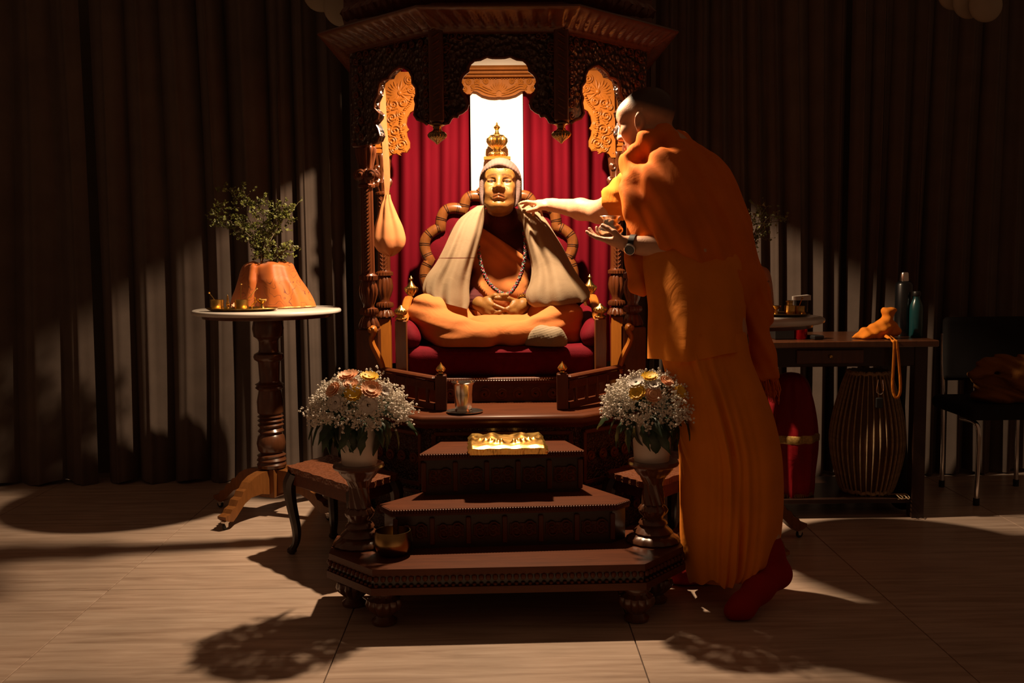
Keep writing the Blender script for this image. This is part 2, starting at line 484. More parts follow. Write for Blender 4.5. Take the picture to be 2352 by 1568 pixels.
M['babyb'] = plain('cream_tiny_blossom', (.72, .66, .58, 1), .7, var=.25, scale=90)
M['yellow_f'] = plain('yellow_petal', (.85, .52, .02, 1), .55, var=.12, scale=60)
M['peach_f'] = plain('peach_petal', (.85, .45, .24, 1), .6, var=.12, scale=60)
M['centre'] = plain('dark_flower_centre', (.05, .035, .01, 1), .8, var=.4, scale=200)
M['beadr'] = plain('crimson_garland_cord', (.25, .010, .025, 1), .6, var=.2, scale=120)
M['beadg'] = plain('teal_garland_cord', (.030, .075, .062, 1), .6, var=.2, scale=120)
M['ivory'] = plain('pale_garland_cord', (.24, .18, .14, 1), .6, var=.2, scale=120)
M['rubber'] = plain('black_rubber', (.01, .01, .01, 1), .6)
M['paper'] = plain('white_paper', (.6, .55, .5, 1), .7, var=.05)
M['rope'] = plain('pale_leather_lacing', (.42, .29, .16, 1), .6, var=.25, scale=60)
M['drumskin'] = plain('brown_clay_drum_shell', (.10, .045, .02, 1), .6, var=.3, scale=12)
M['redcloth'] = cloth('red_satin_cover', (.22, .005, .009, 1), rough=.5, wrinkle=.4, sheen=.3)
M['towel'] = cloth('crumpled_saffron_towel', (.20, .075, .016, 1), wrinkle=.4, wscale=18)
M['trimgold'] = plain('gold_brocade_trim', (.45, .28, .08, 1), .45, .5, var=.3, scale=150)
M['ornament'] = plain('cream_plaster_lobe', (.30, .24, .17, 1), .7, var=.1)
M['sillver'] = plain('polished_silver', (.86, .76, .66, 1), .24, 1., var=.05)
def pigment(name, rough=.5, sss=.1, spec=.4, bmp=.0, bs=120, metal=0.):
    m, t, b = nodes(name)
    a = t.nodes.new('ShaderNodeVertexColor'); a.layer_name = 'pigment'
    n = tex(t, 'ShaderNodeTexNoise', 40, Detail=4)
    mx = t.nodes.new('ShaderNodeMix'); mx.data_type = 'RGBA'; mx.blend_type = 'MULTIPLY'; mx.inputs[0].default_value = .35
    r = ramp(t, n.outputs[0], [(.3, (.7, .66, .62, 1)), (.7, (1.1, 1.1, 1.1, 1))])
    t.links.new(a.outputs[0], mx.inputs[6]); t.links.new(r.outputs[0], mx.inputs[7]); t.links.new(mx.outputs[2], b.inputs['Base Color'])
    b.inputs['Roughness'].default_value = rough; b.inputs['Specular IOR Level'].default_value = spec
    if sss: b.inputs['Subsurface Weight'].default_value = sss; b.inputs['Subsurface Radius'].default_value = (.02, .007, .003); b.inputs['Subsurface Scale'].default_value = .5
    if bmp:
        n2 = tex(t, 'ShaderNodeTexNoise', bs, Detail=5); bump(t, b, n2.outputs[0], bmp, .003)
    return m
M['skin'] = pigment('light_skin', .5, .15, .35, .15, 200)
M['statue_skin'] = pigment('painted_statue_skin', .46, 0., .4, .2, 160)
def cloth_pig(name, rough=.85, bmp=.2):
    m = pigment(name, rough, 0., .2, bmp, 400); return m

# floor stone: long streaks whose direction turns with each tile
def floor_mat(ang):
    m, t, b = nodes('veined_stone_floor')
    tc = t.nodes.new('ShaderNodeTexCoord'); mp = t.nodes.new('ShaderNodeMapping'); mp.inputs['Rotation'].default_value = (0, 0, math.radians(ang)); mp.inputs['Scale'].default_value = (2.6, 30, 1)
    t.links.new(tc.outputs['Object'], mp.inputs[0])
    n = t.nodes.new('ShaderNodeTexNoise'); n.inputs['Scale'].default_value = 1.; n.inputs['Detail'].default_value = 8; n.inputs['Roughness'].default_value = .6; n.inputs['Distortion'].default_value = .6
    t.links.new(mp.outputs[0], n.inputs['Vector'])
    n2 = tex(t, 'ShaderNodeTexNoise', 3.0, Detail=5)
    r = ramp(t, n.outputs[0], [(.3, (.34, .240, .188, 1)), (.5, (.47, .350, .283, 1)), (.7, (.57, .445, .372, 1))])
    r2 = ramp(t, n2.outputs[0], [(.3, (.86, .86, .84, 1)), (.7, (1.05, 1.03, 1.0, 1))])
    mx = t.nodes.new('ShaderNodeMix'); mx.data_type = 'RGBA'; mx.blend_type = 'MULTIPLY'; mx.inputs[0].default_value = 1.
    t.links.new(r.outputs[0], mx.inputs[6]); t.links.new(r2.outputs[0], mx.inputs[7]); t.links.new(mx.outputs[2], b.inputs['Base Color'])
    b.inputs['Roughness'].default_value = .33; b.inputs['Specular IOR Level'].default_value = .4
    return m

# a fine dark woven line across one side of the shawl
def stripe(m, z0, slope, xmax, w=.0022):
    t = m.node_tree; b = t.nodes['Principled BSDF']; src = b.inputs['Base Color'].links[0].from_socket
    tc = t.nodes.new('ShaderNodeTexCoord'); sp = t.nodes.new('ShaderNodeSeparateXYZ'); t.links.new(tc.outputs['Object'], sp.inputs[0])
    def mth(op, a, b_=None):
        n = t.nodes.new('ShaderNodeMath'); n.operation = op
        for i, q in enumerate((a, b_)):
            if isinstance(q, (int, float)): n.inputs[i].default_value = q
            elif q is not None: t.links.new(q, n.inputs[i])
        return n.outputs[0]
    line = mth('ABSOLUTE', mth('SUBTRACT', mth('SUBTRACT', sp.outputs[2], z0), mth('MULTIPLY', sp.outputs[0], slope)))
    a = mth('MULTIPLY', mth('LESS_THAN', line, w), mth('LESS_THAN', sp.outputs[0], xmax))
    mx = t.nodes.new('ShaderNodeMix'); mx.data_type = 'RGBA'; mx.inputs[7].default_value = (.09, .03, .015, 1)
    t.links.new(a, mx.inputs[0]); t.links.new(src, mx.inputs[6]); t.links.new(mx.outputs[2], b.inputs['Base Color'])
# ------------------------------------------------------------------ floor, wall, curtains
rng = random.Random(5)
FA = math.radians(0.0); FU = A3(math.cos(FA), math.sin(FA), 0); FV = A3(-math.sin(FA), math.cos(FA), 0)
TS = .874
u0 = float(atz(1467, 1495) @ FU); v0 = float(atz(300, 1354) @ FV)
def uv(u, v, z=0.): return FU * u + FV * v + A3(0, 0, z)
floor = G().plate([uv(-4.2, -1.2, -.10), uv(4.6, -1.2, -.10), uv(4.6, 5.5, -.10), uv(-4.2, 5.5, -.10)], (0, 0, .092)).obj(
    'floor', plain('dark_floor_joint', (.06, .04, .03, 1), .7), loc=(0, 0, 0), smooth=False, kind='structure')
tag(floor, 'veined beige stone tile floor with thin dark joints')
fm = [floor_mat(4), floor_mat(-48), floor_mat(30)]
for i in range(-5, 5):
    for j in range(-5, 3):
        ua, va = u0 + i * TS, v0 + j * TS
        if va > 5.4: continue
        c = uv(ua + TS / 2, va + TS / 2)
        g = G().box(uv(ua + TS / 2, va + TS / 2, -.0075), (TS - .003, TS - .003, .015), np.stack([FU, FV, A3(0, 0, 1)], 1), bev=.0012)
        k = 0 if (i, j) in ((-2, 0), (-1, -1), (0, 0), (1, -1)) else (1 if (i, j) in ((-2, -1), (0, -1), (-1, 0)) else rng.choice((0, 0, 2)))
        g.obj('tile', fm[k], floor, smooth=False)
YW = 5.15
def wallp(x, off, z):        # a point on the curtain line; off towards the viewer
    return A3(x, YW, 0) + A3(0, 0, z) + A3(0, -1, 0) * (x + 2.09) * .0 - A3(0, off, 0)
wl = G().plate([wallp(-4.2, -.22, -.0), wallp(4.6, -.22, -.0), wallp(4.6, -.22, 3.0), wallp(-4.2, -.22, 3.0)], (0, .1, 0))
wl.obj('wall_back', plain('dim_plaster', (.25, .2, .16, 1), .8), smooth=False, kind='structure', loc=(0, 5.3, 0))
def curtain(x0, x1, pitch, depth, seed, label, drift=.0, ztop=2.95, zbot=.012):
    r = random.Random(seed); xs = []; ys = []; x = x0; fid = []
    while x < x1 - .01:
        wd = min(r.uniform(*pitch), x1 - x + 1e-6); dp = r.uniform(*depth) * min(1, wd / pitch[0])
        sk = r.uniform(.32, .68); flat = r.uniform(.5, 1.1); n = 18
        for s in np.linspace(0, 1, n, endpoint=False):
            q = s / sk * .5 if s < sk else .5 + (s - sk) / (1 - sk) * .5
            xs.append(x + wd * s + .012 * math.sin(2 * math.pi * s)); ys.append(dp * math.sin(math.pi * q) ** flat + .006 * math.sin(6 * math.pi * s + seed))
        x += wd
    xs = np.array(xs); ys = np.array(ys)
    ph = [r.uniform(0, 6.28) for _ in range(6)]
    rows = []
    for t in np.linspace(0, 1, 26):
        z = zbot + (ztop - zbot) * t
        dx = .022 * np.sin(xs * 2.1 + ph[0] + t * 2.6) + .014 * np.sin(xs * 5.3 + ph[1] - t * 3.1) + drift * (1 - t) * (xs - (x0 + x1) / 2)
        tp = np.clip(np.minimum(xs - x0, x1 - xs) / .15, 0, 1); dx = dx * tp
        a = 1 + .22 * np.sin(xs * 3.3 + ph[2] + t * 3.4) + .12 * np.sin(xs * 7.7 + ph[3] + t * 5)
        a *= (1.0 - .25 * t)
        hem = .010 * np.sin(xs * 23 + ph[4]) * (1 - t)
        rows.append(np.stack([xs + dx, YW - (xs + 2.09) * .0 - ys * a - .012 * np.sin(xs * 1.3 + t * 4 + ph[5]), np.full_like(xs, z) + hem * (t < .02)], 1))
    g = G().sheet(np.array(rows), .004)
    return g.obj('curtain', M['grey'], angle=80, label=label, cat='curtain', group='taupe curtains along the back wall')
curtain(-3.4, -2.02, (.15, .24), (.08, .13), 3, 'taupe floor length curtain at the far left edge')
curtain(-2.00, -.76, (.12, .21), (.06, .11), 11, 'taupe floor length curtain behind the marble table with the leafy plant')
curtain(-.74, .78, (.12, .18), (.05, .09), 21, 'taupe floor length curtain directly behind the carved shrine')
curtain(.80, 1.72, (.075, .13), (.05, .09), 31, 'taupe narrow pleated curtain behind the bending man')
curtain(1.74, 3.5, (.085, .14), (.05, .09), 45, 'taupe narrow pleated curtain behind the black chair and bottles')

def lobes(spec, label):
    c = at(spec[0][0], spec[0][1], spec[0][3])
    g = G()
    for px, py, r, Y in spec:
        p = at(px, py, Y); rr = r * Y / F
        g.ball(p, (rr, rr * .35, rr), 28)
    g.obj('hanging_ornament', M['ornament'], label=label, cat='ornament')
lobes([(738, -14, 40, 4.86), (788, 16, 44, 4.80), (700, -40, 36, 4.9)], 'pale rounded lobed ornament hanging beside the left end of the canopy')
lobes([(2264, 12, 38, 4.7), (2225, 6, 36, 4.76), (2190, -14, 36, 4.8)], 'dim rounded lobed ornament hanging at the top right corner')
# ------------------------------------------------------------------ the carved canopied shrine
SHR = thing('canopied_shrine', (0, 4.3, 0), 'carved dark wood shrine with columns, scalloped arches and an octagonal canopy', 'shrine')
YF, YR = 4.06, 4.76            # front and rear column lines
XC = .545
def Z(py, Y, px=1150): return float(at(px, py, Y)[2])
def mirrored(build, name, mat, **kw):
    g = build(); o1 = g.obj(name, mat, SHR, **kw); o2 = g.mirror().obj(name, mat, SHR, **kw); return o1, o2
# central arch board --------------------------------------------------
YA = 3.69
half = [(1137, 133), (1124, 130), (1109, 137), (1095, 139), (1086, 146), (1081, 156), (1081, 163), (1070, 172), (1064, 182), (1063, 191), (1068, 200), (1065, 206), (1070, 217), (1077, 229), (1080, 240), (1077, 250), (1067, 258), (1058, 262), (1056, 268), (1047, 267), (1041, 272), (1036, 282), (1026, 284)]
cx = 0.0
def P2(px, py, Y): p = at(px, py, Y); return p
ctr = (P2(1151, 130, YA))[0]
L = [P2(px, py, YA) - A3(ctr, 0, 0) for px, py in half]
XP = .220
zb = float(at(1010, 284, YA)[2]); zt = 1.99
right = [A3(-p[0], p[1], p[2]) for p in L]
outl = [A3(-XP, YA, zt), A3(-XP, YA, zb)] + L[::-1] + right + [A3(XP, YA, zb), A3(XP, YA, zt)]
G().plate(outl, (0, .028, 0)).obj('arch_board', M['carved'], SHR, smooth=False)
edge = L[::-1] + right
G().tube(np.array(edge) + A3(0, -.002, 0), .0065, 6).obj('arch_moulding', M['wood'], SHR)
# raised scrolls on the central board
def scroll(g, c, r, turns, start, ax, ay, rad=.004, n=26, dirn=1, lift=A3(0, -.004, 0)):
    pts = []; rr = []
    for t in np.linspace(0, 1, n):
        a = start + dirn * turns * 2 * math.pi * t; q = r * (1 - .86 * t)
        pts.append(np.array(c) + ax * q * math.cos(a) + ay * q * math.sin(a) + lift); rr.append(rad * (.75 + .5 * math.sin(math.pi * t)) * (1 + .4 * t))
    g.tube(pts, rr, 6)
g = G(); rs = random.Random(3)
for sx in (-1, 1):
    for k in range(9):
        x = sx * (.03 + .022 * k + rs.uniform(-.004, .004)); z = zt - .035 - .012 * (k % 3) - (.055 * max(0, k - 4) * .45)
        scroll(g, (x, YA, z), rs.uniform(.012, .019), 1.4, rs.uniform(0, 6), A3(1, 0, 0), A3(0, 0, 1), .0032, 18, sx)
    for k in range(6):
        scroll(g, (sx * (.20 - .012 * (k % 2)), YA, zb + .03 + .045 * k), .017, 1.5, k, A3(1, 0, 0), A3(0, 0, 1), .0034, 18, -sx)
g.obj('carved_scrolls', M['wood'], SHR, kind='stuff')
# side arch boards ----------------------------------------------------
pA = A3(-XP, YA, 0); pB = A3(-XC - .03, YF - .02, 0)
du = nrm(pB - pA); nn = A3(du[1], -du[0], 0)
if nn[1] > 0: nn = -nn
side = [(982, 285), (975, 279), (960, 274), (953, 264), (957, 239), (954, 228), (958, 216), (957, 201), (949, 191), (948, 176), (942, 163), (930, 155), (919, 153), (908, 160), (896, 172), (893, 180), (881, 183), (873, 190), (869, 208), (868, 218), (861, 233), (860, 250), (871, 262), (869, 272), (861, 282), (869, 297), (873, 312), (868, 324), (858, 330)]
S = [atp(px, py, pA, nn) for px, py in side]
def onp(p, z): return A3(p[0], p[1], z)
zb2 = S[-1][2]
outl = [onp(pA, zt), onp(pA, zb - .002)] + S + [onp(pB, zb2), onp(pB, zt)]
mirrored(lambda: G().plate(outl, -nn * .026), 'side_arch_board', M['carved'], smooth=False)
mirrored(lambda: G().tube(np.array(S) + nn * .002, .006, 6), 'side_arch_moulding', M['wood'])
def sscr():
    g = G(); r2 = random.Random(8)
    for k in range(26):
        t = .10 + .8 * ((k * .37) % 1.0); p = pA + (pB - pA) * t
        z = zt - .03 - .03 * (k % 3) + r2.uniform(-.01, .01)
        scroll(g, onp(p, z) + nn * .002, r2.uniform(.011, .018), 1.5, r2.uniform(0, 6), du, A3(0, 0, 1), .0032, 16, r2.choice((-1, 1)), nn * .003)
    for k in range(12):
        p = pA + (pB - pA) * (.86 + .05 * (k % 2)); z = zb2 + .03 + .032 * k
        if z < zt - .1: scroll(g, onp(p, z) + nn * .002, .015, 1.5, k, du, A3(0, 0, 1), .0034, 16, 1, nn * .003)
    for k in range(7):
        p = pA + (pB - pA) * .10; z = zb + .03 + .04 * k
        scroll(g, onp(p, z) + nn * .002, .015, 1.5, k, du, A3(0, 0, 1), .0034, 16, -1, nn * .003)
    return g
mirrored(sscr, 'carved_scrolls', M['wood'], kind='stuff')
# corner posts with pendants -----------------------------------------
def pend():
    g = G(); g.box((-XP, YA - .004, (zt + zb) / 2), (.052, .05, zt - zb), bev=.008)
    for k in range(14):
        z = zb + .02 + k * (zt - zb - .04) / 14
        g.tube([(-XP - .012, YA - .030, z), (-XP + .012, YA - .030, z + .016)], .005, 6)
    return g
mirrored(pend, 'arch_post', M['wood'])
def pdrop():
    p = [(.018, 0), (.026, -.005), (.028, -.010), (.016, -.015), (.014, -.024), (.018, -.030), (.028, -.036, 18, .14), (.033, -.044, 18, .18), (.031, -.052, 18, .16), (.024, -.059, 18, .1), (.015, -.066), (.008, -.071), (.005, -.075), (.0005, -.078)]
    return G().lathe(p[::-1], 72, (-XP, YA - .004, zb + .004))
mirrored(pdrop, 'pendant', M['darkbrass'])
# cornice: flared leaf-carved moulding swept round the canopy -----------
def sweep_cornice(path, prof, name, mat, leaf=0., pitch=.05):
    P = np.array(path, float); seg = np.linalg.norm(np.diff(P, axis=0), axis=1); L_ = np.concatenate([[0], np.cumsum(seg)])
    d = np.diff(P, axis=0) / seg[:, None]; nr = np.stack([d[:, 1], -d[:, 0]], 1)   # outward normal for left->right travel
    st = []
    for i in range(len(P)):
        if i == 0: m = nr[0]
        elif i == len(P) - 1: m = nr[-1]
        else:
            m = nr[i - 1] + nr[i]; m = m / (np.dot(m, nr[i]) + 1e-9) if abs(np.dot(m, nr[i])) > 1e-6 else nr[i]
        st.append(m)
    rows = []; 
    for i in range(len(P) - 1):
        n = max(2, int(seg[i] / .006)) if leaf else 2
        for t in np.linspace(0, 1, n, endpoint=(i == len(P) - 2)):
            p = P[i] * (1 - t) + P[i + 1] * t; m = st[i] * (1 - t) + st[i + 1] * t; s_ = L_[i] + seg[i] * t
            row = []
            for q in prof:
                o, z = q[0], q[1]; k = q[2] if len(q) > 2 else 0
                ph = 2 * math.pi * (s_ / pitch) + (z * 60)
                a = leaf * k * (abs(math.sin(ph / 2)) - .5 + .35 * math.sin(ph * 2 + z * 90))
                row.append((p[0] + m[0] * (o + a), p[1] + m[1] * (o + a), z - a * .4))
            rows.append(row)
    return G().grid(np.array(rows)).obj(name, mat, SHR, angle=60)
tip = at(735, 88, 3.99)
fr = at(1010, 60, 3.70)
inner = [(-XC - .03, 4.86), (-XC - .03, YF - .02), (-XP - .01, YA - .01), (XP + .01, YA - .01), (XC + .03, YF - .02), (XC + .03, 4.86)]
prof = [(-.02, 1.912), (.012, 1.913), (.014, 1.920), (.022, 1.923)] + [(.022 + .085 * t ** 1.4, 1.924 + .048 * t, math.sin(math.pi * t)) for t in np.linspace(.05, .95, 9)] + [(.110, 1.973), (.116, 1.979), (.112, 1.986), (.02, 1.992), (-.05, 1.995)]
sweep_cornice(inner, prof, 'cornice', M['wood'], .011, .046)
prof2 = [(o, z - .08, *k) for o, z, *k in [(.02, 2.072), (.035, 2.085), (.03, 2.10), (.045, 2.11), (.062, 2.13, 1), (.07, 2.15, 1), (.06, 2.165, 1), (.05, 2.18), (.06, 2.20), (.02, 2.21), (-.1, 2.215)]]
sweep_cornice([(x * .93, y + .03) for x, y in inner], prof2, 'upper_cornice', M['wood'], .010, .07)
# roof board and ceiling of the canopy
poly = [(-XC - .04, 4.86), (-XC - .04, YF), (-XP, YA + .01), (XP, YA + .01), (XC + .04, YF), (XC + .04, 4.86)]
G().plate([A3(x, y, 2.40) for x, y in poly], (0, 0, .03)).obj('canopy_ceiling', M['litwood'], SHR, smooth=False)
dw = np.array([[A3(x, y, 1.93), A3(x, y, 2.41)] for x, y in poly]); G().sheet(dw, .012).obj('canopy_light_shield', M['wood'], SHR, smooth=False)  # unseen wall added above the arches to block the lamp's light
G().box((0, 4.87, 2.2), (2 * XC + .1, .02, .44)).obj('canopy_back', M['litwood'], SHR, smooth=False)
rf = []
for s_, z in ((1.02, 2.432), (.98, 2.46), (.7, 2.54), (.62, 2.6), (.3, 2.72), (.04, 2.8)):
    rf.append([A3(x * s_, 4.35 + (y - 4.35) * s_, z) for x, y in poly])
G().loft(np.array(rf)).obj('canopy_roof', M['carvedfine'], SHR, smooth=False)
# side friezes between front and rear posts, under the cornice
mirrored(lambda: G().box((-XC - .012, (YF + YR) / 2, 1.922), (.026, YR - YF, .274)), 'side_frieze', M['carved'], smooth=False)
# entablature blocks above the front columns
zc0, zc1 = Z(335, YF), Z(428, YF)
xf = float(at(843, 500, YF)[0])
XF = abs(xf)
def fpost():
    g = G(); z0 = Z(330, YF)
    g.box((-XF - .004, YF, (z0 + 1.96) / 2), (.05, .05, 1.96 - z0), bev=.004)
    g.box((-XF - .030, YF - .012, (z0 + 1.96) / 2), (.016, .03, 1.96 - z0), bev=.003)
    for k in range(20): g.ball((-XF - .030, YF - .028, z0 + .02 + k * (1.92 - z0) / 20), (.008, .005, .010), 6)
    g.box((-XF - .012, YF - .006, z0 - .004), (.07, .07, .02), bev=.004); g.box((-XF - .012, YF - .006, z0 + .016), (.062, .062, .010), bev=.003)
    return g
mirrored(fpost, 'upper_post', M['wood'])
def colprof(Y, ys, w, n=10):
    """ys: dict of key heights (pixels)"""
    z = lambda p: Z(p, Y); r = w
    cap0, cap1, sh1, v0_, v1, rg0, rg1, b0, b1 = ys
    pr = [(1.45 * r, z(b1)), (1.55 * r, z(b1) + .006, n, .18), (1.42 * r, (z(b0) + z(b1)) / 2, n, .22), (1.15 * r, z(b0), n, .1), (.85 * r, z(rg1) + .0), (.88 * r, z(rg1) + .002),
          (1.3 * r, z(rg1) + .006, 18, .12), (1.42 * r, (z(rg0) + z(rg1)) / 2, 18, .16), (1.3 * r, z(rg0) - .005, 18, .12), (.85 * r, z(rg0)), (.80 * r, z(v1) + .004), (1.0 * r, z(v1) + .018, n, .16), (1.28 * r, z(v1) + .045, n, .2), (1.34 * r, z(v1) + .065, n, .2),
          (1.2 * r, z(v0_) - .018, n, .14), (1.0 * r, z(v0_) - .004), (1.38 * r, z(v0_), 18, .12), (1.40 * r, z(sh1) - .006, 18, .12), (1.1 * r, z(sh1))]
    for t in np.linspace(0, 1, 24): pr.append((r * (1.0 - .06 * t), z(sh1) + .004 + (z(cap1) - z(sh1) - .006) * t, 8, .16 * (1 if int(t * 48) % 2 else .8)))
    pr += [(1.25 * r, z(cap1), 12, .1), (1.3 * r, z(cap1) + .008), (1.0 * r, z(cap1) + .014), (1.15 * r, z(cap1) + .03, n, .2), (1.5 * r, z(cap1) + .052, n, .22), (1.25 * r, z(cap1) + .066, n, .15), (1.05 * r, z(cap1) + .072), (1.45 * r, z(cap0) - .03, n, .2), (1.6 * r, z(cap0) - .008, n, .15), (1.5 * r, z(cap0))]
    return pr
def fcol():
    g = G().lathe(colprof(YF, (335, 428, 627, 640, 700, 703, 722, 728, 750), .026, 10), 60, (-XF, YF, 0))
    for k in range(22):   # twisted leaf band running up the shaft
        z = Z(620, YF) + k * (Z(432, YF) - Z(620, YF)) / 22
        g.tube([(-XF - .006, YF - .027, z), (-XF + .004, YF - .030, z + .006), (-XF + .013, YF - .025, z + .016)], [.002, .0045, .002], 6)
    for dx, dy in ((.020, -.03), (-.022, -.028), (.03, .02), (-.03, .02)):
        scroll(g, (-XF + dx, YF + dy, Z(400, YF)), .020, 1.6, 0, A3(1, 0, 0), A3(0, 0, 1), .0075, 24, 1, A3(0, -.004, 0))
    return g
mirrored(fcol, 'front_column', M['wood'])
xr = float(at(877, 500, YR)[0]); XR = .5 * (abs(xr) + float(at(1413, 500, YR)[0]))
def rcol():
    g = G().lathe(colprof(YR, (352, 445, 620, 630, 686, 690, 706, 710, 726), .028, 10), 60, (-XR, YR, 0))
    for k in range(18):
        z = Z(616, YR) + k * (Z(450, YR) - Z(616, YR)) / 18
        for s_ in (-1, 1): g.tube([(-XR + s_ * .004, YR - .029, z), (-XR + s_ * .016, YR - .025, z + .014)], [.0035, .002], 6)
    for dx in (.026, -.026): scroll(g, (-XR + dx, YR - .026, Z(418, YR)), .019, 1.6, 0, A3(1, 0, 0), A3(0, 0, 1), .007, 24, 1)
    for dx in (.018, -.018): scroll(g, (-XR + dx, YR - .026, Z(385, YR)), .016, 1.6, 1, A3(1, 0, 0), A3(0, 0, 1), .006, 20, -1)
    return g
mirrored(rcol, 'rear_column', M['wood'])
def rpost():
    g = G(); z0 = Z(352, YR); h = 2.2 - z0
    g.box((-XR, YR, z0 + h / 2), (.056, .05, h), bev=.003)
    for dx in (-.012, .006): g.box((-XR + dx, YR - .026, z0 + h / 2 + .03), (.006, .006, h - .08), bev=.001)
    g.box((-XR, YR - .002, z0 + .010), (.068, .062, .02), bev=.003); g.box((-XR, YR - .002, z0 + .03), (.062, .056, .012), bev=.003)
    return g
mirrored(rpost, 'rear_upper_post', M['litwood'])
# square pedestals below both columns
def fped():
    g = G(); zt_ = Z(752, YF); g.box((-XF - .004, YF + .005, (zt_ + .5) / 2), (.085, .085, zt_ - .5 + .0), bev=.004)
    g.v[-1][:, 2] += 0; 
    return g
def sq(x, y, z0, z1, w, d): return G().box((x, y, (z0 + z1) / 2), (w, d, z1 - z0), bev=.004)
mirrored(lambda: sq(-XF - .004, YF + .004, .50, Z(752, YF), .088, .085), 'front_pedestal', M['wood'], smooth=False)
mirrored(lambda: sq(-XR, YR, .50, Z(727, YR), .052, .05), 'rear_pedestal', M['litwood'], smooth=False)
# curled volute bracket in front of each pedestal
def volute():
    pts = [at(px, py, YF - .05) for px, py in ((851, 752), (858, 757), (857, 768), (853, 776), (856, 792), (866, 812), (875, 832), (880, 850), (878, 862))]
    g = G().tube(spline(pts, 40), np.interp(np.linspace(0, 1, 40), [0, .1, .3, .6, 1], [.010, .016, .010, .013, .010]), 10, flat=1.6, up=(0, 1, 0))
    g.ball(at(854, 758, YF - .05), (.017, .022, .014), 12); return g
mirrored(volute, 'volute_bracket', M['litwood'])
# honey-lit carved brackets hanging beside the rear posts --------------
YB = 4.72
brk = [(880, 165), (944, 165), (950, 172), (949, 188), (957, 196), (958, 214), (954, 224), (951, 234), (955, 240), (952, 252), (942, 258), (935, 270), (933, 284), (936, 293), (940, 297), (934, 303), (935, 312), (941, 326), (941, 340), (934, 350), (922, 349), (914, 355), (906, 352), (896, 357), (890, 366), (880, 366)]
def brack():
    P_ = [at(px, py, YB) for px, py in brk]
    return G().plate(P_, (0, .03, 0))
mirrored(brack, 'carved_bracket', M['litwood'], smooth=False)
def brel():
    g = G(); ax, ay = A3(1, 0, 0), A3(0, 0, 1); lf = A3(0, -.002, 0)
    o = at(918, 214, YB)
    for a in np.linspace(100, 235, 9):                     # lotus petals fanning from the corner
        a_ = math.radians(a); d = ax * math.cos(a_) + ay * math.sin(a_)
        n_ = ax * -math.sin(a_) + ay * math.cos(a_)
        Lp = .058 if 110 < a < 220 else .045
        g.tube([o + d * .008 + lf, o + d * Lp * .5 + n_ * .003 + lf, o + d * Lp + lf], [.003, .0075, .0015], 8, flat=.55, up=(0, 1, 0))
    for a in np.linspace(-40, 80, 5):
        a_ = math.radians(a); d = ax * math.cos(a_) + ay * math.sin(a_)
        g.tube([o + d * .008 + lf, o + d * .03 + lf, o + d * .055 + lf], [.003, .006, .0015], 8, flat=.55, up=(0, 1, 0))
    g.ball(o + lf, (.012, .007, .012), 10)
    for px, py, r, st, dn in ((903, 240, .030, 1.0, 1), (925, 236, .020, 3, -1), (900, 270, .026, .5, -1), (921, 262, .020, 2, 1), (908, 300, .030, 4, 1), (924, 290, .016, 1, -1), (900, 325, .024, 2, -1), (922, 332, .026, 0, 1), (906, 344, .018, 3, 1), (940, 184, .022, 2, 1), (944, 205, .018, 0, -1), (892, 250, .015, 0, 1), (890, 300, .014, 2, -1)):
        scroll(g, at(px, py, YB), r, 2.0, st, ax, ay, .0034, 36, dn, lf)
    for k, (px, py) in enumerate(((893, 228), (914, 250), (932, 226), (895, 285), (914, 276), (930, 305), (893, 340), (914, 318), (933, 340), (912, 352), (896, 312), (934, 196), (950, 214))):
        for q in (-1, 0, 1):
            a_ = k * 2.1 + q * .55; d = ax * math.cos(a_) + ay * math.sin(a_); p = at(px, py, YB); g.tube([p + lf, p + d * .010 + lf, p + d * .021 + lf], [.002, .0042, .001], 6, flat=.6, up=(0, 1, 0))
    rib = [(948, 222), (940, 240), (930, 252), (922, 270), (920, 288), (922, 306), (928, 322)]
    q = spline([at(x, y, YB) for x, y in rib], 22)
    for p in q: g.ball(p + lf, (.0075, .006, .005), 8)
    return g
mirrored(brel, 'bracket_relief', M['litwood'])
# carved valance above the white banner, with its moulded shelf ---------
YV = 4.80
val = [(1063, 182), (1066, 200), (1071, 211), (1078, 216), (1086, 215), (1092, 209), (1100, 210), (1113, 218), (1128, 222), (1142, 223), (1152, 222)]
VL = [at(px, py, YV) for px, py in val]; xm = float(at(1151, 200, YV)[0])
VLs = [A3(p[0] - xm, p[1], p[2]) for p in VL]
vo = VLs + [A3(-p[0], p[1], p[2]) for p in VLs[::-1][1:]]
zvt = Z(178, YV)
G().plate([A3(-vo[0][0] * -1, YV, zvt)] + vo + [A3(vo[-1][0], YV, zvt)], (0, .03, 0)).obj('valance', M['valwood'], SHR, smooth=False)
g = G(); ax, ay, lf = A3(1, 0, 0), A3(0, 0, 1), A3(0, -.002, 0)
o = A3(0, YV, Z(214, YV))
for a in np.linspace(8, 172, 11):
    d = ax * math.cos(math.radians(a)) + ay * math.sin(math.radians(a)); g.tube([o + d * .012 + lf, o + d * .03 + lf, o + d * .05 + lf], [.003, .006, .002], 8, flat=.55, up=(0, 1, 0))
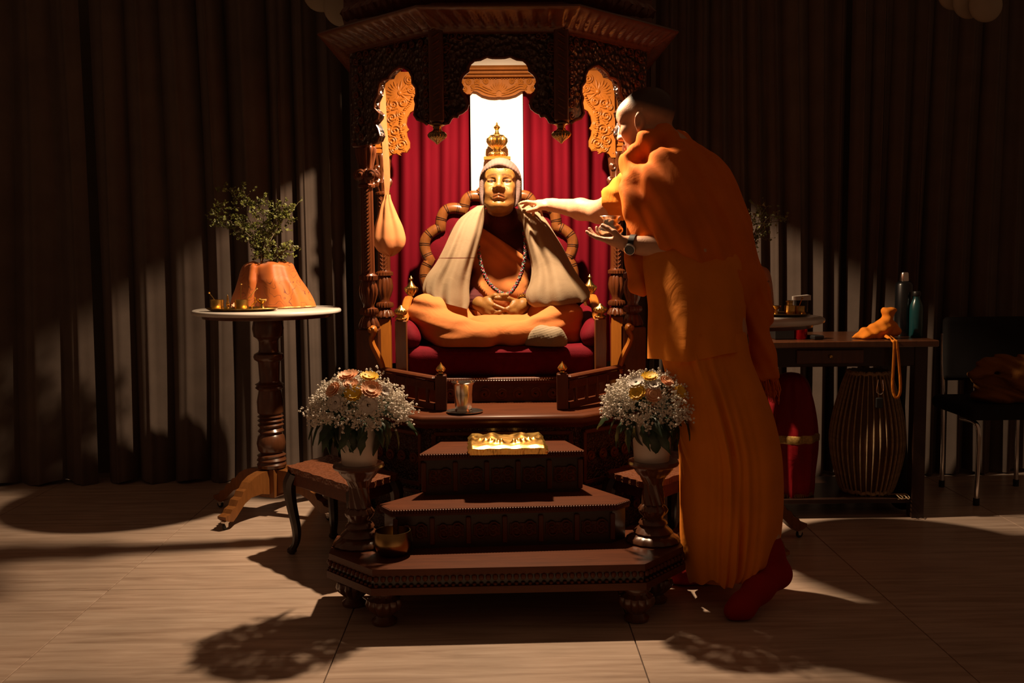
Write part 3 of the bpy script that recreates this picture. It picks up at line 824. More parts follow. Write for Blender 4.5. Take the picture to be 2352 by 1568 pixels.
for s_ in (-1, 1):
    for x, py, r, q in ((.060, 187, .014, 1), (.100, 187, .013, -1), (.140, 188, .015, 1), (.158, 203, .015, -1), (.120, 199, .010, 1), (.082, 196, .009, -1), (.170, 188, .010, 1)):
        scroll(g, A3(s_ * x, YV, Z(py, YV)), r, 1.9, 0 if s_ > 0 else math.pi, ax, ay, .0026, 30, s_ * q, lf)
    for o1, o2 in ((0, .0042), (6, .0035), (11, .003)):
        g.tube(spline([A3(s_ * (.012 + .001 * o1), YV, Z(219 - o1 * .9, YV)), A3(s_ * .055, YV, Z(213 - o1, YV)), A3(s_ * .095, YV, Z(204 - o1, YV)), A3(s_ * .128, YV, Z(206 - o1, YV))], 20) + lf, [o2 * (.6 + .6 * math.sin(math.pi * k / 19)) for k in range(20)], 8)
    for k in range(9): g.ball(A3(s_ * (.014 + .0125 * k), YV - .002, Z(181, YV)), (.0042, .003, .0036), 8)
g.obj('valance_relief', M['valwood'], SHR)
g = G(); hw = .5 * (at(1236, 180, YV)[0] - at(1064, 180, YV)[0])
for z, d, t, k in ((zvt + .006, .05, .014, 1.0), (zvt + .020, .062, .016, 1.04), (zvt + .034, .075, .014, 1.1), (zvt + .046, .06, .010, 1.05)):
    g.box((0, YV + .03 - d / 2 + .0, z), (2 * hw * k, d, t), bev=.004)
g.obj('moulded_ledge', M['valwood'], SHR)
# cream back board above the ledge and thin boards closing the back
G().box((0, 4.862, 2.10), (2 * XR, .012, .20)).obj('back_board', M['banner'], SHR, smooth=False)
# podium: chamfered platform the throne stands on ------------------------
def poct(x0, yf, ch, yb, z): return [A3(-x0, yb, z), A3(-x0, yf + ch * .9, z), A3(-x0 + ch, yf, z), A3(x0 - ch, yf, z), A3(x0, yf + ch * .9, z), A3(x0, yb, z)]
zp = float(at(1150, 955, 3.66)[2])
ROT = 0
G().plate(poct(.60, 3.70, .33, 4.84, .0), (0, 0, zp - .035)).obj('podium', M['carvedfine'], SHR, smooth=False)
pl = [(-.60 - .012, 4.84), (-.612, 3.985), (-.28, 3.688), (.28, 3.688), (.612, 3.985), (.612, 4.84)]
sweep_cornice(pl, [(-.02, zp - .05), (.004, zp - .048), (.010, zp - .036), (.026, zp - .030), (.032, zp - .018), (.026, zp - .004), (.018, zp), (-.30, zp)], 'podium_moulding', M['wood_h'])
G().plate([A3(x * .99, y + .01, zp - .01) for x, y in pl], (0, 0, .0105)).obj('podium_top', M['wood_h'], SHR, smooth=False)
# carved panels on the podium faces
def panel(g, a, b, z0, z1, d=.008):
    a, b = A3(*a, 0), A3(*b, 0); t = nrm(b - a); n_ = A3(t[1], -t[0], 0)
    if n_[1] > 0: n_ = -n_
    R = np.stack([t, -n_, A3(0, 0, 1)], 1); Lx = np.linalg.norm(b - a); c = (a + b) / 2 + A3(0, 0, (z0 + z1) / 2)
    for dz in ((z1 - z0) / 2, -(z1 - z0) / 2): g.box(c + A3(0, 0, dz) + n_ * d / 2, (Lx, d, .016), R, bev=.003)
    for dx in (-Lx / 2, Lx / 2): g.box(c + t * dx + n_ * d / 2, (.016, d, z1 - z0), R, bev=.003)
    k = max(2, int(Lx / .06))
    for i in range(k):
        p = c + t * (-Lx / 2 + Lx * (i + .5) / k) + n_ * .001
        scroll(g, p, .022, 1.6, i, t, A3(0, 0, 1), .005, 22, 1 if i % 2 else -1, n_ * .003)
    return g
g = G(); panel(g, (-.585, 3.965), (-.30, 3.712), .30, zp - .07); g.obj('carved_panel', M['wood_h'], SHR); g.mirror().obj('carved_panel', M['wood_h'], SHR)
g = G(); panel(g, (-.585, 3.965), (-.30, 3.712), .08, .27); g.obj('carved_panel', M['wood_h'], SHR); g.mirror().obj('carved_panel', M['wood_h'], SHR)
g = G(); panel(g, (-.25, 3.70), (.25, 3.70), .26, zp - .07); g.obj('carved_panel', M['wood_h'], SHR)
# low railing: two newel posts with brass knobs, hand rails, balusters -----
nl = at(1012, 945, 3.80); nr_ = at(1290, 938, 3.80); XN = .5 * (nr_[0] - nl[0])
zn = Z(858, 3.80)
mirrored(lambda: sq(-XN, 3.80, zp, zn, .042, .042), 'newel_post', M['wood'], smooth=False)
mirrored(lambda: G().lathe([(.004, 0), (.010, .003), (.009, .008), (.017, .014), (.019, .020), (.014, .028), (.006, .036), (.003, .041), (.0005, .045)], 20, (-XN, 3.80, zn)), 'brass_knob', M['brassy'])
re = at(872, 848, 4.0); 
def rail():
    a = A3(-XN - .02, 3.805, Z(868, 3.8)); b = A3(re[0], 4.02, re[2])
    t = nrm(b - a); R = np.stack([t, nrm(np.cross(A3(0, 0, 1), t)), nrm(np.cross(t, np.cross(A3(0, 0, 1), t)))], 1)
    g = G().box((a + b) / 2, (np.linalg.norm(b - a), .034, .016), R, bev=.006); g.ball(b, (.014, .018, .010), 10)
    a2 = a.copy(); b2 = b.copy(); a2[2] -= .028; b2[2] -= .028
    g.box((a2 + b2) / 2, (np.linalg.norm(b - a), .018, .03), R)
    a3, b3 = a.copy(), b.copy(); a3[2] = zp + .022; b3[2] = zp + .022
    g.box((a3 + b3) / 2, (np.linalg.norm(b3 - a3), .022, .024), R)
    return g
mirrored(rail, 'hand_rail', M['wood_h'])
for k in range(5):
    f = (k + .5) / 5; z1 = Z(880, 3.85) - .016
    mirrored(lambda: G().lathe([(.007, 0), (.009, .01), (.006, .02), (.009, .04), (.010, .05), (.005, .07), (.007, .085), (.007, max(.09, z1 - zp - .02))], 10, (-XN - .03 + (re[0] + XN + .03) * f, 3.81 + .2 * f, zp + .02)), 'baluster', M['wood'])
# ------------------------------------------------------------------ drapes, banner, throne, urn, bag
def drape(x0, x1, y, n, amp, seed, name, mat, label, z0, z1, cat='drape', parent=None):
    r = random.Random(seed); xs = np.linspace(x0, x1, n * 22); ph = r.uniform(0, 6)
    k = 2 * math.pi * n / (x1 - x0); rows = []
    for t in np.linspace(0, 1, 18):
        w_ = np.sin(k * (xs - x0) + .8 * np.sin(xs * 9 + ph) + .5 * math.sin(t * 3 + ph))
        yy = y - amp * (.75 + .25 * math.sin(t * 4 + ph)) * np.sign(w_) * np.abs(w_) ** .8 - .006 * np.sin(xs * 60 + t * 3)
        rows.append(np.stack([xs, yy, np.full_like(xs, z0 + (z1 - z0) * t)], 1))
    return G().sheet(np.array(rows), .003).obj(name, mat, angle=80, label=label, cat=cat, group='crimson drapes inside the shrine' if cat == 'drape' else None)
xb0, xb1 = float(at(1081, 300, 4.83)[0]), float(at(1201, 300, 4.83)[0])
drape(-XR - .03, xb0 + .03, 4.875, 5, .034, 4, 'crimson_drape', M['drape'], 'crimson velvet drape hanging left of the white banner', .62, 2.0)
drape(xb1 - .03, XR + .03, 4.875, 5, .034, 9, 'crimson_drape', M['drape'], 'crimson velvet drape hanging right of the white banner', .62, 2.0)
xs = np.linspace(xb0, xb1, 30)
rows = [np.stack([xs, 4.826 + .002 * np.sin(xs * 30 + t * 3), np.full_like(xs, .8 + 1.19 * t)], 1) for t in np.linspace(0, 1, 16)]
def banner_mat():
    m, t, b = nodes('white_dotted_banner_cloth')
    v = tex(t, 'ShaderNodeTexVoronoi', 90, Randomness=0.)
    r = ramp(t, v.outputs['Distance'], [(.12, (.62, .57, .5, 1)), (.2, (.80, .75, .66, 1))])
    t.links.new(r.outputs[0], b.inputs['Base Color']); b.inputs['Roughness'].default_value = .8; b.inputs['Specular IOR Level'].default_value = .2
    return m
G().sheet(np.array(rows), .003).obj('banner', banner_mat(), angle=80, label='long white dotted cloth banner hanging behind the statue', cat='banner')

THR = thing('throne', (0, 4.3, zp), 'throne with crimson velvet seat, scalloped walnut back frame and brass finials', 'throne')
zs = Z(797, 4.03)           # top of the seat cushion
YS = 4.73
# seat box with carved front rail
xs0, xs1 = float(at(1036, 900, 3.97)[0]), float(at(1280, 900, 3.97)[0])
g = G().box((0, 4.32, (zp + Z(868, 3.99)) / 2), (.78, .64, Z(868, 3.99) - zp), bev=.004)
g.obj('seat_box', M['wood_h'], THR, smooth=False)
g = G(); zt_, zb_ = Z(870, 3.985), Z(935, 3.985)
panel(g, (-.235, 3.996), (.235, 3.996), zb_ + .006, zt_ - .012, .010)
for k in range(46): g.ball((-.235 + .47 * (k + .5) / 46, 3.985, zt_ - .0), (.004, .005, .003), 6); 
for k in range(46): g.ball((-.235 + .47 * (k + .5) / 46, 3.985, zb_ + .002), (.004, .005, .003), 6)
g.obj('front_rail', M['wood_h'], THR)
# cushion
c0 = Z(868, 4.02)
F_ = Field((-.46, 3.96, c0 - .03), (.46, 4.762, zs + .05), .008)
hx, hy, hz = .385, .30, (zs - c0) / 2
F_.op(lambda x, y, z: np.sqrt(np.maximum(np.abs(x) - hx + .045, 0) ** 2 + np.maximum(np.abs(y - 4.33) - hy + .045, 0) ** 2 + np.maximum(np.abs(z - (c0 + zs) / 2 + .0) - hz + .045, 0) ** 2) - .045 - .006 * np.cos(x * 3.6) * np.cos((y - 4.33) * 4.5), (-.46, 3.96, c0 - .03), (.46, 4.7, zs + .05))
F_.obj('seat_cushion', M['velvet'], THR)
g = G().tube([(-.37, 4.045, zs - .028), (-.2, 4.035, zs - .022), (.2, 4.035, zs - .022), (.37, 4.045, zs - .028)], .005, 6); g.obj('cushion_piping', M['velvet'], THR)
# scalloped back
cus = [(992, 672), (987, 598), (1012, 523), (1066, 483), (1106, 452)]
bl = [.030, .050, .050, .035]
pts = []
for (a, b), q in zip(zip(cus, cus[1:]), bl):
    a, b = at(*a, YS), at(*b, YS); d = b - a; n_ = nrm(A3(-d[2], 0, d[0])) 
    if n_[0] > 0 and n_[2] < 0: n_ = -n_
    if n_[0] > 0.2: n_ = -n_
    for t in np.linspace(0, 1, 14, endpoint=False): pts.append(a + d * t + n_ * q * math.sin(math.pi * t) ** .8)
xc = float(at(1145, 500, YS)[0])
left = np.array(pts) - A3(xc, 0, 0)
e = left[-1]; top = []
for t in np.linspace(0, 1, 14): 
    x = e[0] * (1 - 2 * t); top.append(A3(x, YS, e[2] + .002 + .055 * math.sin(math.pi * t) ** .8))
path = np.concatenate([left, np.array(top), (left * A3(-1, 1, 1))[::-1]]) + A3(xc, 0, 0)
path[:, 1] += .03 * np.clip((path[:, 2] - zs) / .5, 0, 1)
g = G().tube(path, .026, 10, up=(0, 1, 0)); g.obj('back_frame', M['throne_wood'], THR)
Lp = np.concatenate([[0], np.cumsum(np.linalg.norm(np.diff(path, axis=0), axis=1))])
for s_ in np.arange(.03, Lp[-1] - .02, .052):      # pairs of turned grooves along the frame
    for ds in (0, .008):
        p = np.array([np.interp(s_ + ds, Lp, path[:, k]) for k in range(3)]); q = np.array([np.interp(s_ + ds + .003, Lp, path[:, k]) for k in range(3)])
        G().tube([p, q], .0272, 10, up=(0, 1, 0)).obj('frame_ring', M['blackwood'], THR)
inner_ = path + A3(0, .004, 0)
n_ = 11; m_ = len(inner_); cz = np.array([xc, YS + .02, zs + .18])
rows = []
for k in range(n_):
    f = k / (n_ - 1); rows.append([cz + (p - cz) * (.02 + .98 * f) - A3(0, .030 * (1 - f ** 4), 0) + A3(0, .012 * f, 0) for p in inner_])
G().grid(np.array(rows)).obj('back_cushion', M['velvet'], THR)
G().plate(inner_ + A3(0, .012, 0), (0, .02, 0)).obj('back_panel', M['throne_wood'], THR, smooth=False)
# arms
xa = .5 * (at(1379, 720, 4.02)[0] - at(921, 720, 4.02)[0]); xo = .5 * (at(1379, 720, 4.02)[0] + at(921, 720, 4.02)[0])
zfp = Z(733, 4.02)
fin1 = [(.019, 0), (.022, .003), (.024, .008, 14, .1), (.018, .012), (.013, .017), (.020, .022), (.024, .028, 14, .15), (.026, .036, 14, .15), (.022, .043, 14, .1), (.013, .048), (.009, .052), (.007, .056), (.0005, .060)]
fin2 = [(.012, 0), (.017, .004), (.016, .010), (.011, .016), (.012, .024), (.019, .032, 16, .18), (.027, .044, 16, .22), (.030, .054, 16, .22), (.029, .060, 16, .2), (.020, .066), (.014, .074), (.008, .084), (.005, .090), (.0085, .096), (.009, .101), (.005, .106), (.0005, .112)]
za = Z(690, 4.50)
for s_ in (-1, 1):
    x = xo + s_ * xa
    sq(x, 4.02, zp, zfp, .045, .045).obj('arm_post', M['throne_wood'], THR, smooth=False)
    G().lathe(fin1, 42, (x, 4.02, zfp)).obj('arm_finial', M['brass'], THR)
    sq(x, 4.50, zp, za, .05, .05).obj('rear_arm_post', M['throne_wood'], THR, smooth=False)
    G().lathe(fin2, 48, (x, 4.50, za)).obj('urn_finial', M['brass'], THR)
    g = G().tube(spline([(x - s_ * .0, 4.48, za - .012), (x + s_ * .003, 4.40, za + .018), (x + s_ * .003, 4.28, za - .005), (x, 4.15, za - .05), (x, 4.04, zfp - .01)], 24), .019, 8, flat=.6); g.obj('arm_rest', M['litwood'], THR)
    F_ = Field((x - .09, 4.0, zs - .05), (x + .09, 4.62, za + .03), .008)
    F_.cap((x - s_ * .030, 4.08, zs + .03), (x - s_ * .030, 4.55, zs + .06), .04, .045, .02).cap((x - s_ * .012, 4.10, zs + .06), (x - s_ * .012, 4.55, za - .05), .035, .035, .03)
    F_.obj('arm_bolster', M['velvet'], THR)
# shelf above the back carrying the urn
xu = float(at(1142, 365, 4.762)[0]); zu = Z(361, 4.762)
g = G().box((xu, 4.762, zu - .008), (.122, .10, .016), bev=.002)
g.plate([A3(xu - .045, 4.7625, zu - .016), A3(xu + .045, 4.7625, zu - .016), A3(xu + .02, 4.7625, zu - .07), A3(xu - .02, 4.7625, zu - .07)], (0, .03, 0))
g.box((xu, 4.775, zu - .25), (.03, .02, .40)); g.obj('urn_shelf', M['litwood'], THR, smooth=False)
UR = thing('brass_urn', (xu, 4.762, zu), 'ribbed brass urn with a knob finial on the small shelf behind the statue head', 'urn')
G().lathe([(.030, 0), (.036, .004, 16, .12), (.039, .013, 16, .15), (.034, .021, 16, .12), (.020, .027), (.016, .033)], 64, (xu, 4.762, zu)).obj('foot', M['brass'], UR)
G().lathe([(.016, .033), (.022, .038, 18, .1), (.038, .052, 18, .14), (.047, .070, 18, .15), (.046, .084, 18, .13), (.038, .092, 18, .08), (.034, .095)], 72, (xu, 4.762, zu)).obj('bowl', M['brass'], UR)
G().lathe([(.036, .095), (.034, .099), (.018, .102), (.010, .112), (.007, .122), (.010, .125), (.015, .132), (.015, .138), (.009, .144), (.004, .148), (.005, .151), (.003, .156), (.0005, .160)], 32, (xu, 4.762, zu)).obj('lid', M['brass'], UR)
# hanging apricot bag
YG = 4.43
BAG = thing('hanging_bag', at(890, 586, YG), 'apricot cotton drawstring bag hanging by a long strap from the shrine side', 'bag')
prof_ = [(447, 883, 896), (458, 880, 898), (472, 874, 903), (499, 867, 914), (519, 861, 923), (539, 857, 929), (552, 856, 931), (566, 861, 928), (576, 869, 920), (584, 884, 908), (587, 893, 899)]
pr_ = spline(np.array(prof_, float), 34); rings = []
for k, (py, a, b) in enumerate(pr_):
    pa, pb = at(a, py, YG), at(b, py, YG); c = (pa + pb) / 2; rx = (pb[0] - pa[0]) / 2; th = np.linspace(0, 2 * math.pi, 56, endpoint=False)
    f = 1 - k / 33.
    fold = 1 + .16 * f * np.sin(th * 7 + .6) + .07 * np.sin(th * 4 + k * .1) * (1 - f * .5) + .05 * f * np.sin(th * 13)
    rings.append(np.stack([c[0] + rx * np.cos(th) * (1 + .10 * f * np.sin(th * 7)), c[1] + rx * .62 * np.sin(th) * fold, np.full(56, c[2]) + .004 * np.sin(th * 5) * (1 - f)], 1))
G().loft(np.array(rings)).obj('pouch', M['bag'], BAG)
zz = Z(183, YG)
st = [(874, 184), (876, 210), (878, 250), (880, 290), (884, 350), (887, 410), (889, 448)]
q1 = spline([at(x, y, YG) for x, y in st], 24); q2 = spline([at(x + (5 if 190 < y < 440 else 0), y, YG + .03) for x, y in st], 24)
def ribbon(q, w, t=.002, ax=(1, 0, 0)):
    a = np.array(ax, float); return G().sheet(np.stack([q - a * w / 2, q + a * w / 2], 1), t)
ribbon(q1, .019).obj('strap', M['bag'], BAG); ribbon(q2, .016).obj('strap', M['bag'], BAG)
p = at(874, 184, YG); G().tube(spline([p + A3(-.03, .0, .035), p + A3(-.012, 0, .0), p + A3(0, .01, -.006), p + A3(.006, .02, .004)], 10), .004, 6).obj('hook', M['brass'], BAG)
# ------------------------------------------------------------------ stepped stand, flower stands, offerings
YB0 = 3.03
zb = Z(1303, YB0); STX = float(.5 * (atz(1478, 1297, zb)[0] + atz(846, 1312, zb)[0]))
ST = thing('stepped_stand', (STX, 3.4, 0), 'dark carved wooden steps on a beaded base with turned feet', 'steps')
hw1 = .5 * (atz(1478, 1297, zb)[0] - atz(846, 1312, zb)[0]); hw2 = .5 * (atz(1566, 1262, zb)[0] - atz(740, 1272, zb)[0])
ych = YB0 + .185
def bp(o, z): return [A3(STX, 3.3, 0) + rot('Z', 1.6) @ (q_ - A3(STX, 3.3, 0)) for q_ in bp0(o, z)]
def bp0(o, z): return [A3(*q_, z) for q_ in ((STX - .40, 3.66), (STX - .40, 3.42), (STX - hw2 - o, 3.42), (STX - hw2 - o, ych), (STX - hw1 - o * .5, YB0 - o), (STX + hw1 + o * .5, YB0 - o), (STX + hw2 + o, ych), (STX + hw2 + o, 3.42), (STX + .40, 3.42), (STX + .40, 3.66))]
G().plate(bp(-.004, zb - .022), (0, 0, .022)).obj('base_top', M['wood_h'], ST, smooth=False)
G().plate(bp(-.010, zb - .055), (0, 0, .033)).obj('base_frieze', M['blackwood'], ST, smooth=False)
G().plate(bp(.004, zb - .078), (0, 0, .022)).obj('base_moulding', M['wood_h'], ST, smooth=False)
g = G(); P = np.array([p[:2] for p in bp(-.004, 0)])[2:8]
for a, b in zip(P, P[1:]):
    L_ = np.linalg.norm(b - a); n = int(L_ / .021)
    for k in range(n):
        p = a + (b - a) * (k + .5) / n; g.ball((p[0], p[1], zb - .030), (.0085, .0085, .010), 8); g.ball((p[0], p[1], zb - .052), (.007, .007, .006), 6)
g.obj('egg_beading', M['wood_h'], ST)
zf = zb - .078
ftp = [(.028, 0), (.038, .003), (.040, .012), (.030, .020), (.026, .026), (.034, .034, 12, .1), (.050, .050, 12, .16), (.056, .066, 12, .16), (.052, .080, 12, .12), (.036, .090), (.034, .096), (.044, .100), (.046, .108), (.04, zf + .002)]
ftp = [(r, z * (zf + .002) / ftp[-1][1] if k < len(ftp) - 1 else zf + .002, *e) for k, (r, z, *e) in enumerate(ftp)]
f1 = atz(883, 1432, 0); f2 = atz(1462, 1424, 0); f3 = atz(812, 1393, 0); f4 = atz(1508, 1387, 0)
for p in ((f1[0], YB0 + .075), (f2[0], YB0 + .075), (f3[0], ych + .06), (f4[0], ych + .06), (STX - .34, 3.6), (STX + .34, 3.6)):
    G().lathe(ftp, 48, (p[0], p[1], 0)).obj('turned_foot', M['tablewood'], ST)
# two upper steps (plan trapezoids)
def step(name, pts_px, z1, z0, inset, over=.022):
    P_ = [A3(p[0], min(p[1], 3.672), p[2]) for p in (atz(x, y, z1) for x, y in pts_px)]; c = np.mean(P_, 0)
    G().plate([A3(p[0], p[1], z1 - over) for p in P_], (0, 0, over)).obj('tread', M['wood_h'], ST, smooth=False)
    Q = [A3(c[0] + (p[0] - c[0]) * inset, c[1] + (p[1] - c[1]) * .93, z0) for p in P_]
    G().plate(Q, (0, 0, z1 - over - z0)).obj('riser', M['blackwood'], ST, smooth=False)
    return P_, Q
ys1 = 3.24; z2 = Z(1166, ys1)
T1, Q1 = step('lower', [(872, 1158), (898, 1171), (1416, 1157), (1446, 1147), (1338, 1112), (1000, 1122)], z2, zb, .965)
ys2 = 3.42; z3 = Z(1040, ys2)
T2, Q2 = step('upper', [(963, 1043), (1342, 1034), (1288, 1004), (1020, 1010)], z3, z2, .95)
# nosings with a rope-turned edge
for T, z in ((T1[:4], z2), (T2[:2], z3)):
    T = np.array(T); g = G()
    for a, b in zip(T, T[1:]):
        L_ = np.linalg.norm((b - a)[:2]); n = int(L_ / .009)
        for k in range(n): 
            p = a + (b - a) * (k + .5) / n; g.ball((p[0], p[1], z - .008), (.0058, .006, .008), 6)
    g.obj('rope_nosing', M['wood_h'], ST)
def pilasters(Q, z0, z1, n):
    a, b = Q
    for k in range(n + 1):
        p = a + (b - a) * k / n
        G().box((p[0], p[1] - .006, (z0 + z1) / 2), (.016, .012, z1 - z0), bev=.003).obj('riser_stile', M['wood'], ST, smooth=False)
    for k in range(n):
        p = a + (b - a) * (k + .5) / n; g = G()
        w_ = np.linalg.norm(b - a) / n - .03; h_ = z1 - z0 - .05
        g.box((p[0], p[1] - .003, (z0 + z1) / 2), (w_, .006, h_), bev=.002)
        for dx in (-.25, .25):
            for dz in (-.22, .22): scroll(g, (p[0] + dx * w_, p[1] - .006, (z0 + z1) / 2 + dz * h_), .019, 1.5, 0, A3(1, 0, 0), A3(0, 0, 1), .0035, 16, 1 if dx > 0 else -1, A3(0, -.002, 0))
        g.obj('riser_panel', M['wood'], ST)
pilasters((Q1[1], Q1[2]), zb + .012, z2 - .03, 6)
pilasters((Q2[0], Q2[1]), z2 + .012, z3 - .03, 5)
# flower stands ---------------------------------------------------------
def stand(cx_, cy_, label):
    T = thing('flower_stand', (cx_, cy_, zb), label, 'stand', 'carved flower stands on the base corners')
    h = Z(1064, cy_, 823) - zb
    k = cy_ / F
    r = lambda q: q * k
    pr = [(r(60), 0), (r(63), .006, 16, .06), (r(60), .016, 16, .06), (r(50), .024, 16, .04), (r(44), .028), (r(46), .034, 16, .05), (r(38), .046), (r(30), .054), (r(34), .062), (r(31), .070), (r(23), .078), (r(25), .086), (r(32), .098, 10, .12), (r(34), .108, 10, .14), (r(29), .120, 10, .1), (r(24), .126)]
    G().lathe(pr, 60, (cx_, cy_, zb)).obj('turned_base', M['tablewood'], T)
    n = 40; rows = []
    th = np.linspace(0, 2 * math.pi, 60, endpoint=False)
    for t in np.linspace(0, 1, n):
        rr = r(25 - 5 * t + 9 * max(0, t - .72) / .28) * (1 + .10 * np.cos(8 * th + t * 7))
        rows.append(np.stack([cx_ + rr * np.cos(th), cy_ + rr * np.sin(th), np.full(60, zb + .126 + (h - .126 - .05) * t)], 1))
    G().loft(np.array(rows)).obj('fluted_shaft', M['tablewood'], T)
    G().lathe([(r(30), h - .052), (r(36), h - .044, 14, .06), (r(44), h - .030, 14, .06), (r(48), h - .020), (r(58), h - .014), (r(60), h - .008), (r(58), h)], 60, (cx_, cy_, zb)).obj('top_plate', M['tablewood'], T)
    return T, zb + h
s1 = atz(826, 1267, zb); s2 = atz(1501, 1258, zb)
SY = ych + .08
sx1 = float(at(826, 1170, SY)[0]); sx2 = float(at(1500, 1160, SY)[0])
_, zst = stand(sx1, SY, 'turned dark wood flower stand at the left end of the base by the brass bowl')
stand(sx2, SY, 'turned dark wood flower stand at the right end of the base by the man')
# potted bouquets
def petal_flower(g, c, nrm_, R_, n, w_, cup=.2, layers=1):
    Fm = frame(nrm_, (0, 0, 1) if abs(nrm_[2]) < .9 else (1, 0, 0)); f, a, b = Fm[:, 0], Fm[:, 1], Fm[:, 2]
    for l in range(layers):
        Rl = R_ * (1 - .28 * l)
        for k in range(n):
            t = 2 * math.pi * (k + .5 * l) / n; d = a * math.cos(t) + b * math.sin(t); s_ = -a * math.sin(t) + b * math.cos(t)
            pts = []
            for q, ww in ((.12, .25), (.45, .85), (.8, 1.0), (1.0, .45)):
                h_ = f * (cup * Rl * q * q + .004 * l + .002)
                pts.append([c + d * Rl * q - s_ * w_ * ww + h_, c + d * Rl * q + f * -.001 + h_, c + d * Rl * q + s_ * w_ * ww + h_])
            g.sheet(np.array(pts), .0012)
def bouquet(px, py, label, flowers, seed, Y, rise=0):
    c = at(px, py, Y); base = A3(c[0], Y, zst)
    T = thing('potted_bouquet', base, label, 'flowers', 'potted bouquets on the flower stands')
    k = Y / F; H_ = .135
    G().lathe([(.0005, .003), (40 * k, .0), (41 * k, .004), (46.5 * k, H_ - .006), (48 * k, H_), (45 * k, H_), (44 * k, H_ - .02), (.0005, H_ - .022)], 48, base).obj('pot', M['pot'], T)
    r = random.Random(seed); bc = base + A3(0, 0, H_ + .035)
    RX, RY, RZ = 108 * k, 100 * k, 78 * k
    # tiny gypsophila blossoms
    g = G(); ico = [(1, 0, 0), (-1, 0, 0), (0, 1, 0), (0, -1, 0), (0, 0, 1), (0, 0, -1)]; fc = [(0, 2, 4), (2, 1, 4), (1, 3, 4), (3, 0, 4), (2, 0, 5), (1, 2, 5), (3, 1, 5), (0, 3, 5)]
    ico = np.array(ico, float); gs = G()
    for cl in range(430):
        a = r.uniform(0, 2 * math.pi); e_ = math.asin(r.uniform(-.28, 1.0)); q = r.uniform(.86, 1.08)
        if r.random() < .12: q *= r.uniform(1.05, 1.18)
        p = bc + A3(RX * math.cos(e_) * math.cos(a), RY * math.cos(e_) * math.sin(a), RZ * math.sin(e_) * 1.0) * q
        for _ in range(r.randint(8, 13)):
            d = A3(r.gauss(0, 1), r.gauss(0, 1), r.gauss(0, 1)) * .0085
            g.add(ico * r.uniform(.0028, .0052) @ rot('X', r.uniform(0, 90)).T + p + d, fc)
        gs.tube([bc + (p - bc) * .25, p], .0008, 3, cap=False)
    g.obj('gypsophila_blossoms', M['babyb'], T, kind='stuff', smooth=False); gs.obj('gypsophila_stems', M['fern'], T, kind='stuff', smooth=False)
    # leaves: fern-like blades drooping over the pot
    lf = G()
    rows = []
    for q in np.linspace(0, 1, 9):
        w_ = .020 * math.sin(math.pi * min(1, q * .95 + .05)) ** .8 * (1 - .35 * (int(q * 8) % 2)); z_ = .012 * math.sin(q * 3) - .05 * q * q
        rows.append([(q * .095, -w_, z_ - .004), (q * .095, 0, z_ + .002), (q * .095, w_, z_ - .004)])
    lf.sheet(np.array(rows), .0008); proto = None
    for k2 in range(36):
        a = 2 * math.pi * k2 / 36 + r.uniform(-.1, .1); tier = k2 % 3
        R = rot('Z', math.degrees(a)) @ rot('Y', (75, 48, 14)[tier] + r.uniform(-14, 14)) @ rot('X', r.uniform(-40, 40))
        p = bc + A3(math.cos(a) * RX * (.42, .52, .60)[tier], math.sin(a) * RY * (.42, .52, .60)[tier], (-.030, -.028, -.012)[tier])
        if proto is None:
            o = lf.obj('leaf', M['fern'], T, angle=70); o.data.transform(Matrix.Translation(Vector(ORG[T.name]))); proto = o
        else: o = proto.copy(); COL.objects.link(o)
        o.matrix_local = Matrix.Translation(Vector(p - base)) @ Matrix(R.tolist()).to_4x4() @ Matrix.Scale(r.uniform(.8, 1.15), 4)
    # the larger blooms
    for (fx, fy, kind, rad, face) in flowers:
        dx = (fx - px) * k; dz = (py - 0 - fy) * k
        e2 = (dx / RX) ** 2 + (dz / RZ) ** 2
        yy = -RY * math.sqrt(max(.04, 1 - min(.96, e2)))
        q = at(fx, fy, Y + yy * .92)
        n_ = nrm(nrm(q - bc) * .7 + A3(*face))
        g = G(); mt = dict(y='yellow_f', p='peach_f', w='white_f')[kind]
        petal_flower(g, q, n_, rad * k, 14 if kind != 'p' else 16, rad * k * .20, .25, 2 if kind != 'p' else 3)
        o = g.obj({'y': 'yellow_gerbera', 'p': 'peach_carnation', 'w': 'white_daisy'}[kind], M[mt], T, angle=60)
        G().ball(q + n_ * .002, (rad * k * .26,) * 3, 10).obj('flower_centre', M['centre' if kind == 'w' else mt], o)
    return T
FY = SY
bouquet(823, 935, 'cream pot of white, peach and yellow flowers on the left flower stand', [
    (848, 868, 'y', 22, (0, -.3, .9)), (812, 905, 'y', 21, (0, -.6, .5)), (800, 866, 'p', 25, (-.1, -.3, .9)), (852, 897, 'p', 25, (.1, -.5, .6)), (768, 897, 'p', 20, (-.5, -.5, .5)),
    (773, 925, 'w', 21, (-.4, -.8, .2)), (846, 930, 'w', 23, (.1, -1, .1)), (806, 884, 'p', 18, (0, -.4, .8)), (880, 898, 'w', 15, (.5, -.6, .3))], 2, FY)
bouquet(1497, 930, 'cream pot of white, peach and yellow flowers on the right flower stand', [
    (1492, 868, 'y', 20, (0, -.3, .9)), (1465, 903, 'y', 20, (-.3, -.7, .5)), (1500, 908, 'p', 20, (0, -.7, .5)), (1560, 900, 'y', 17, (.4, -.6, .5)), (1462, 880, 'w', 20, (-.2, -.5, .8)), (1530, 878, 'p', 17, (.3, -.4, .7)), (1502, 886, 'w', 16, (0, -.5, .8))], 7, FY)
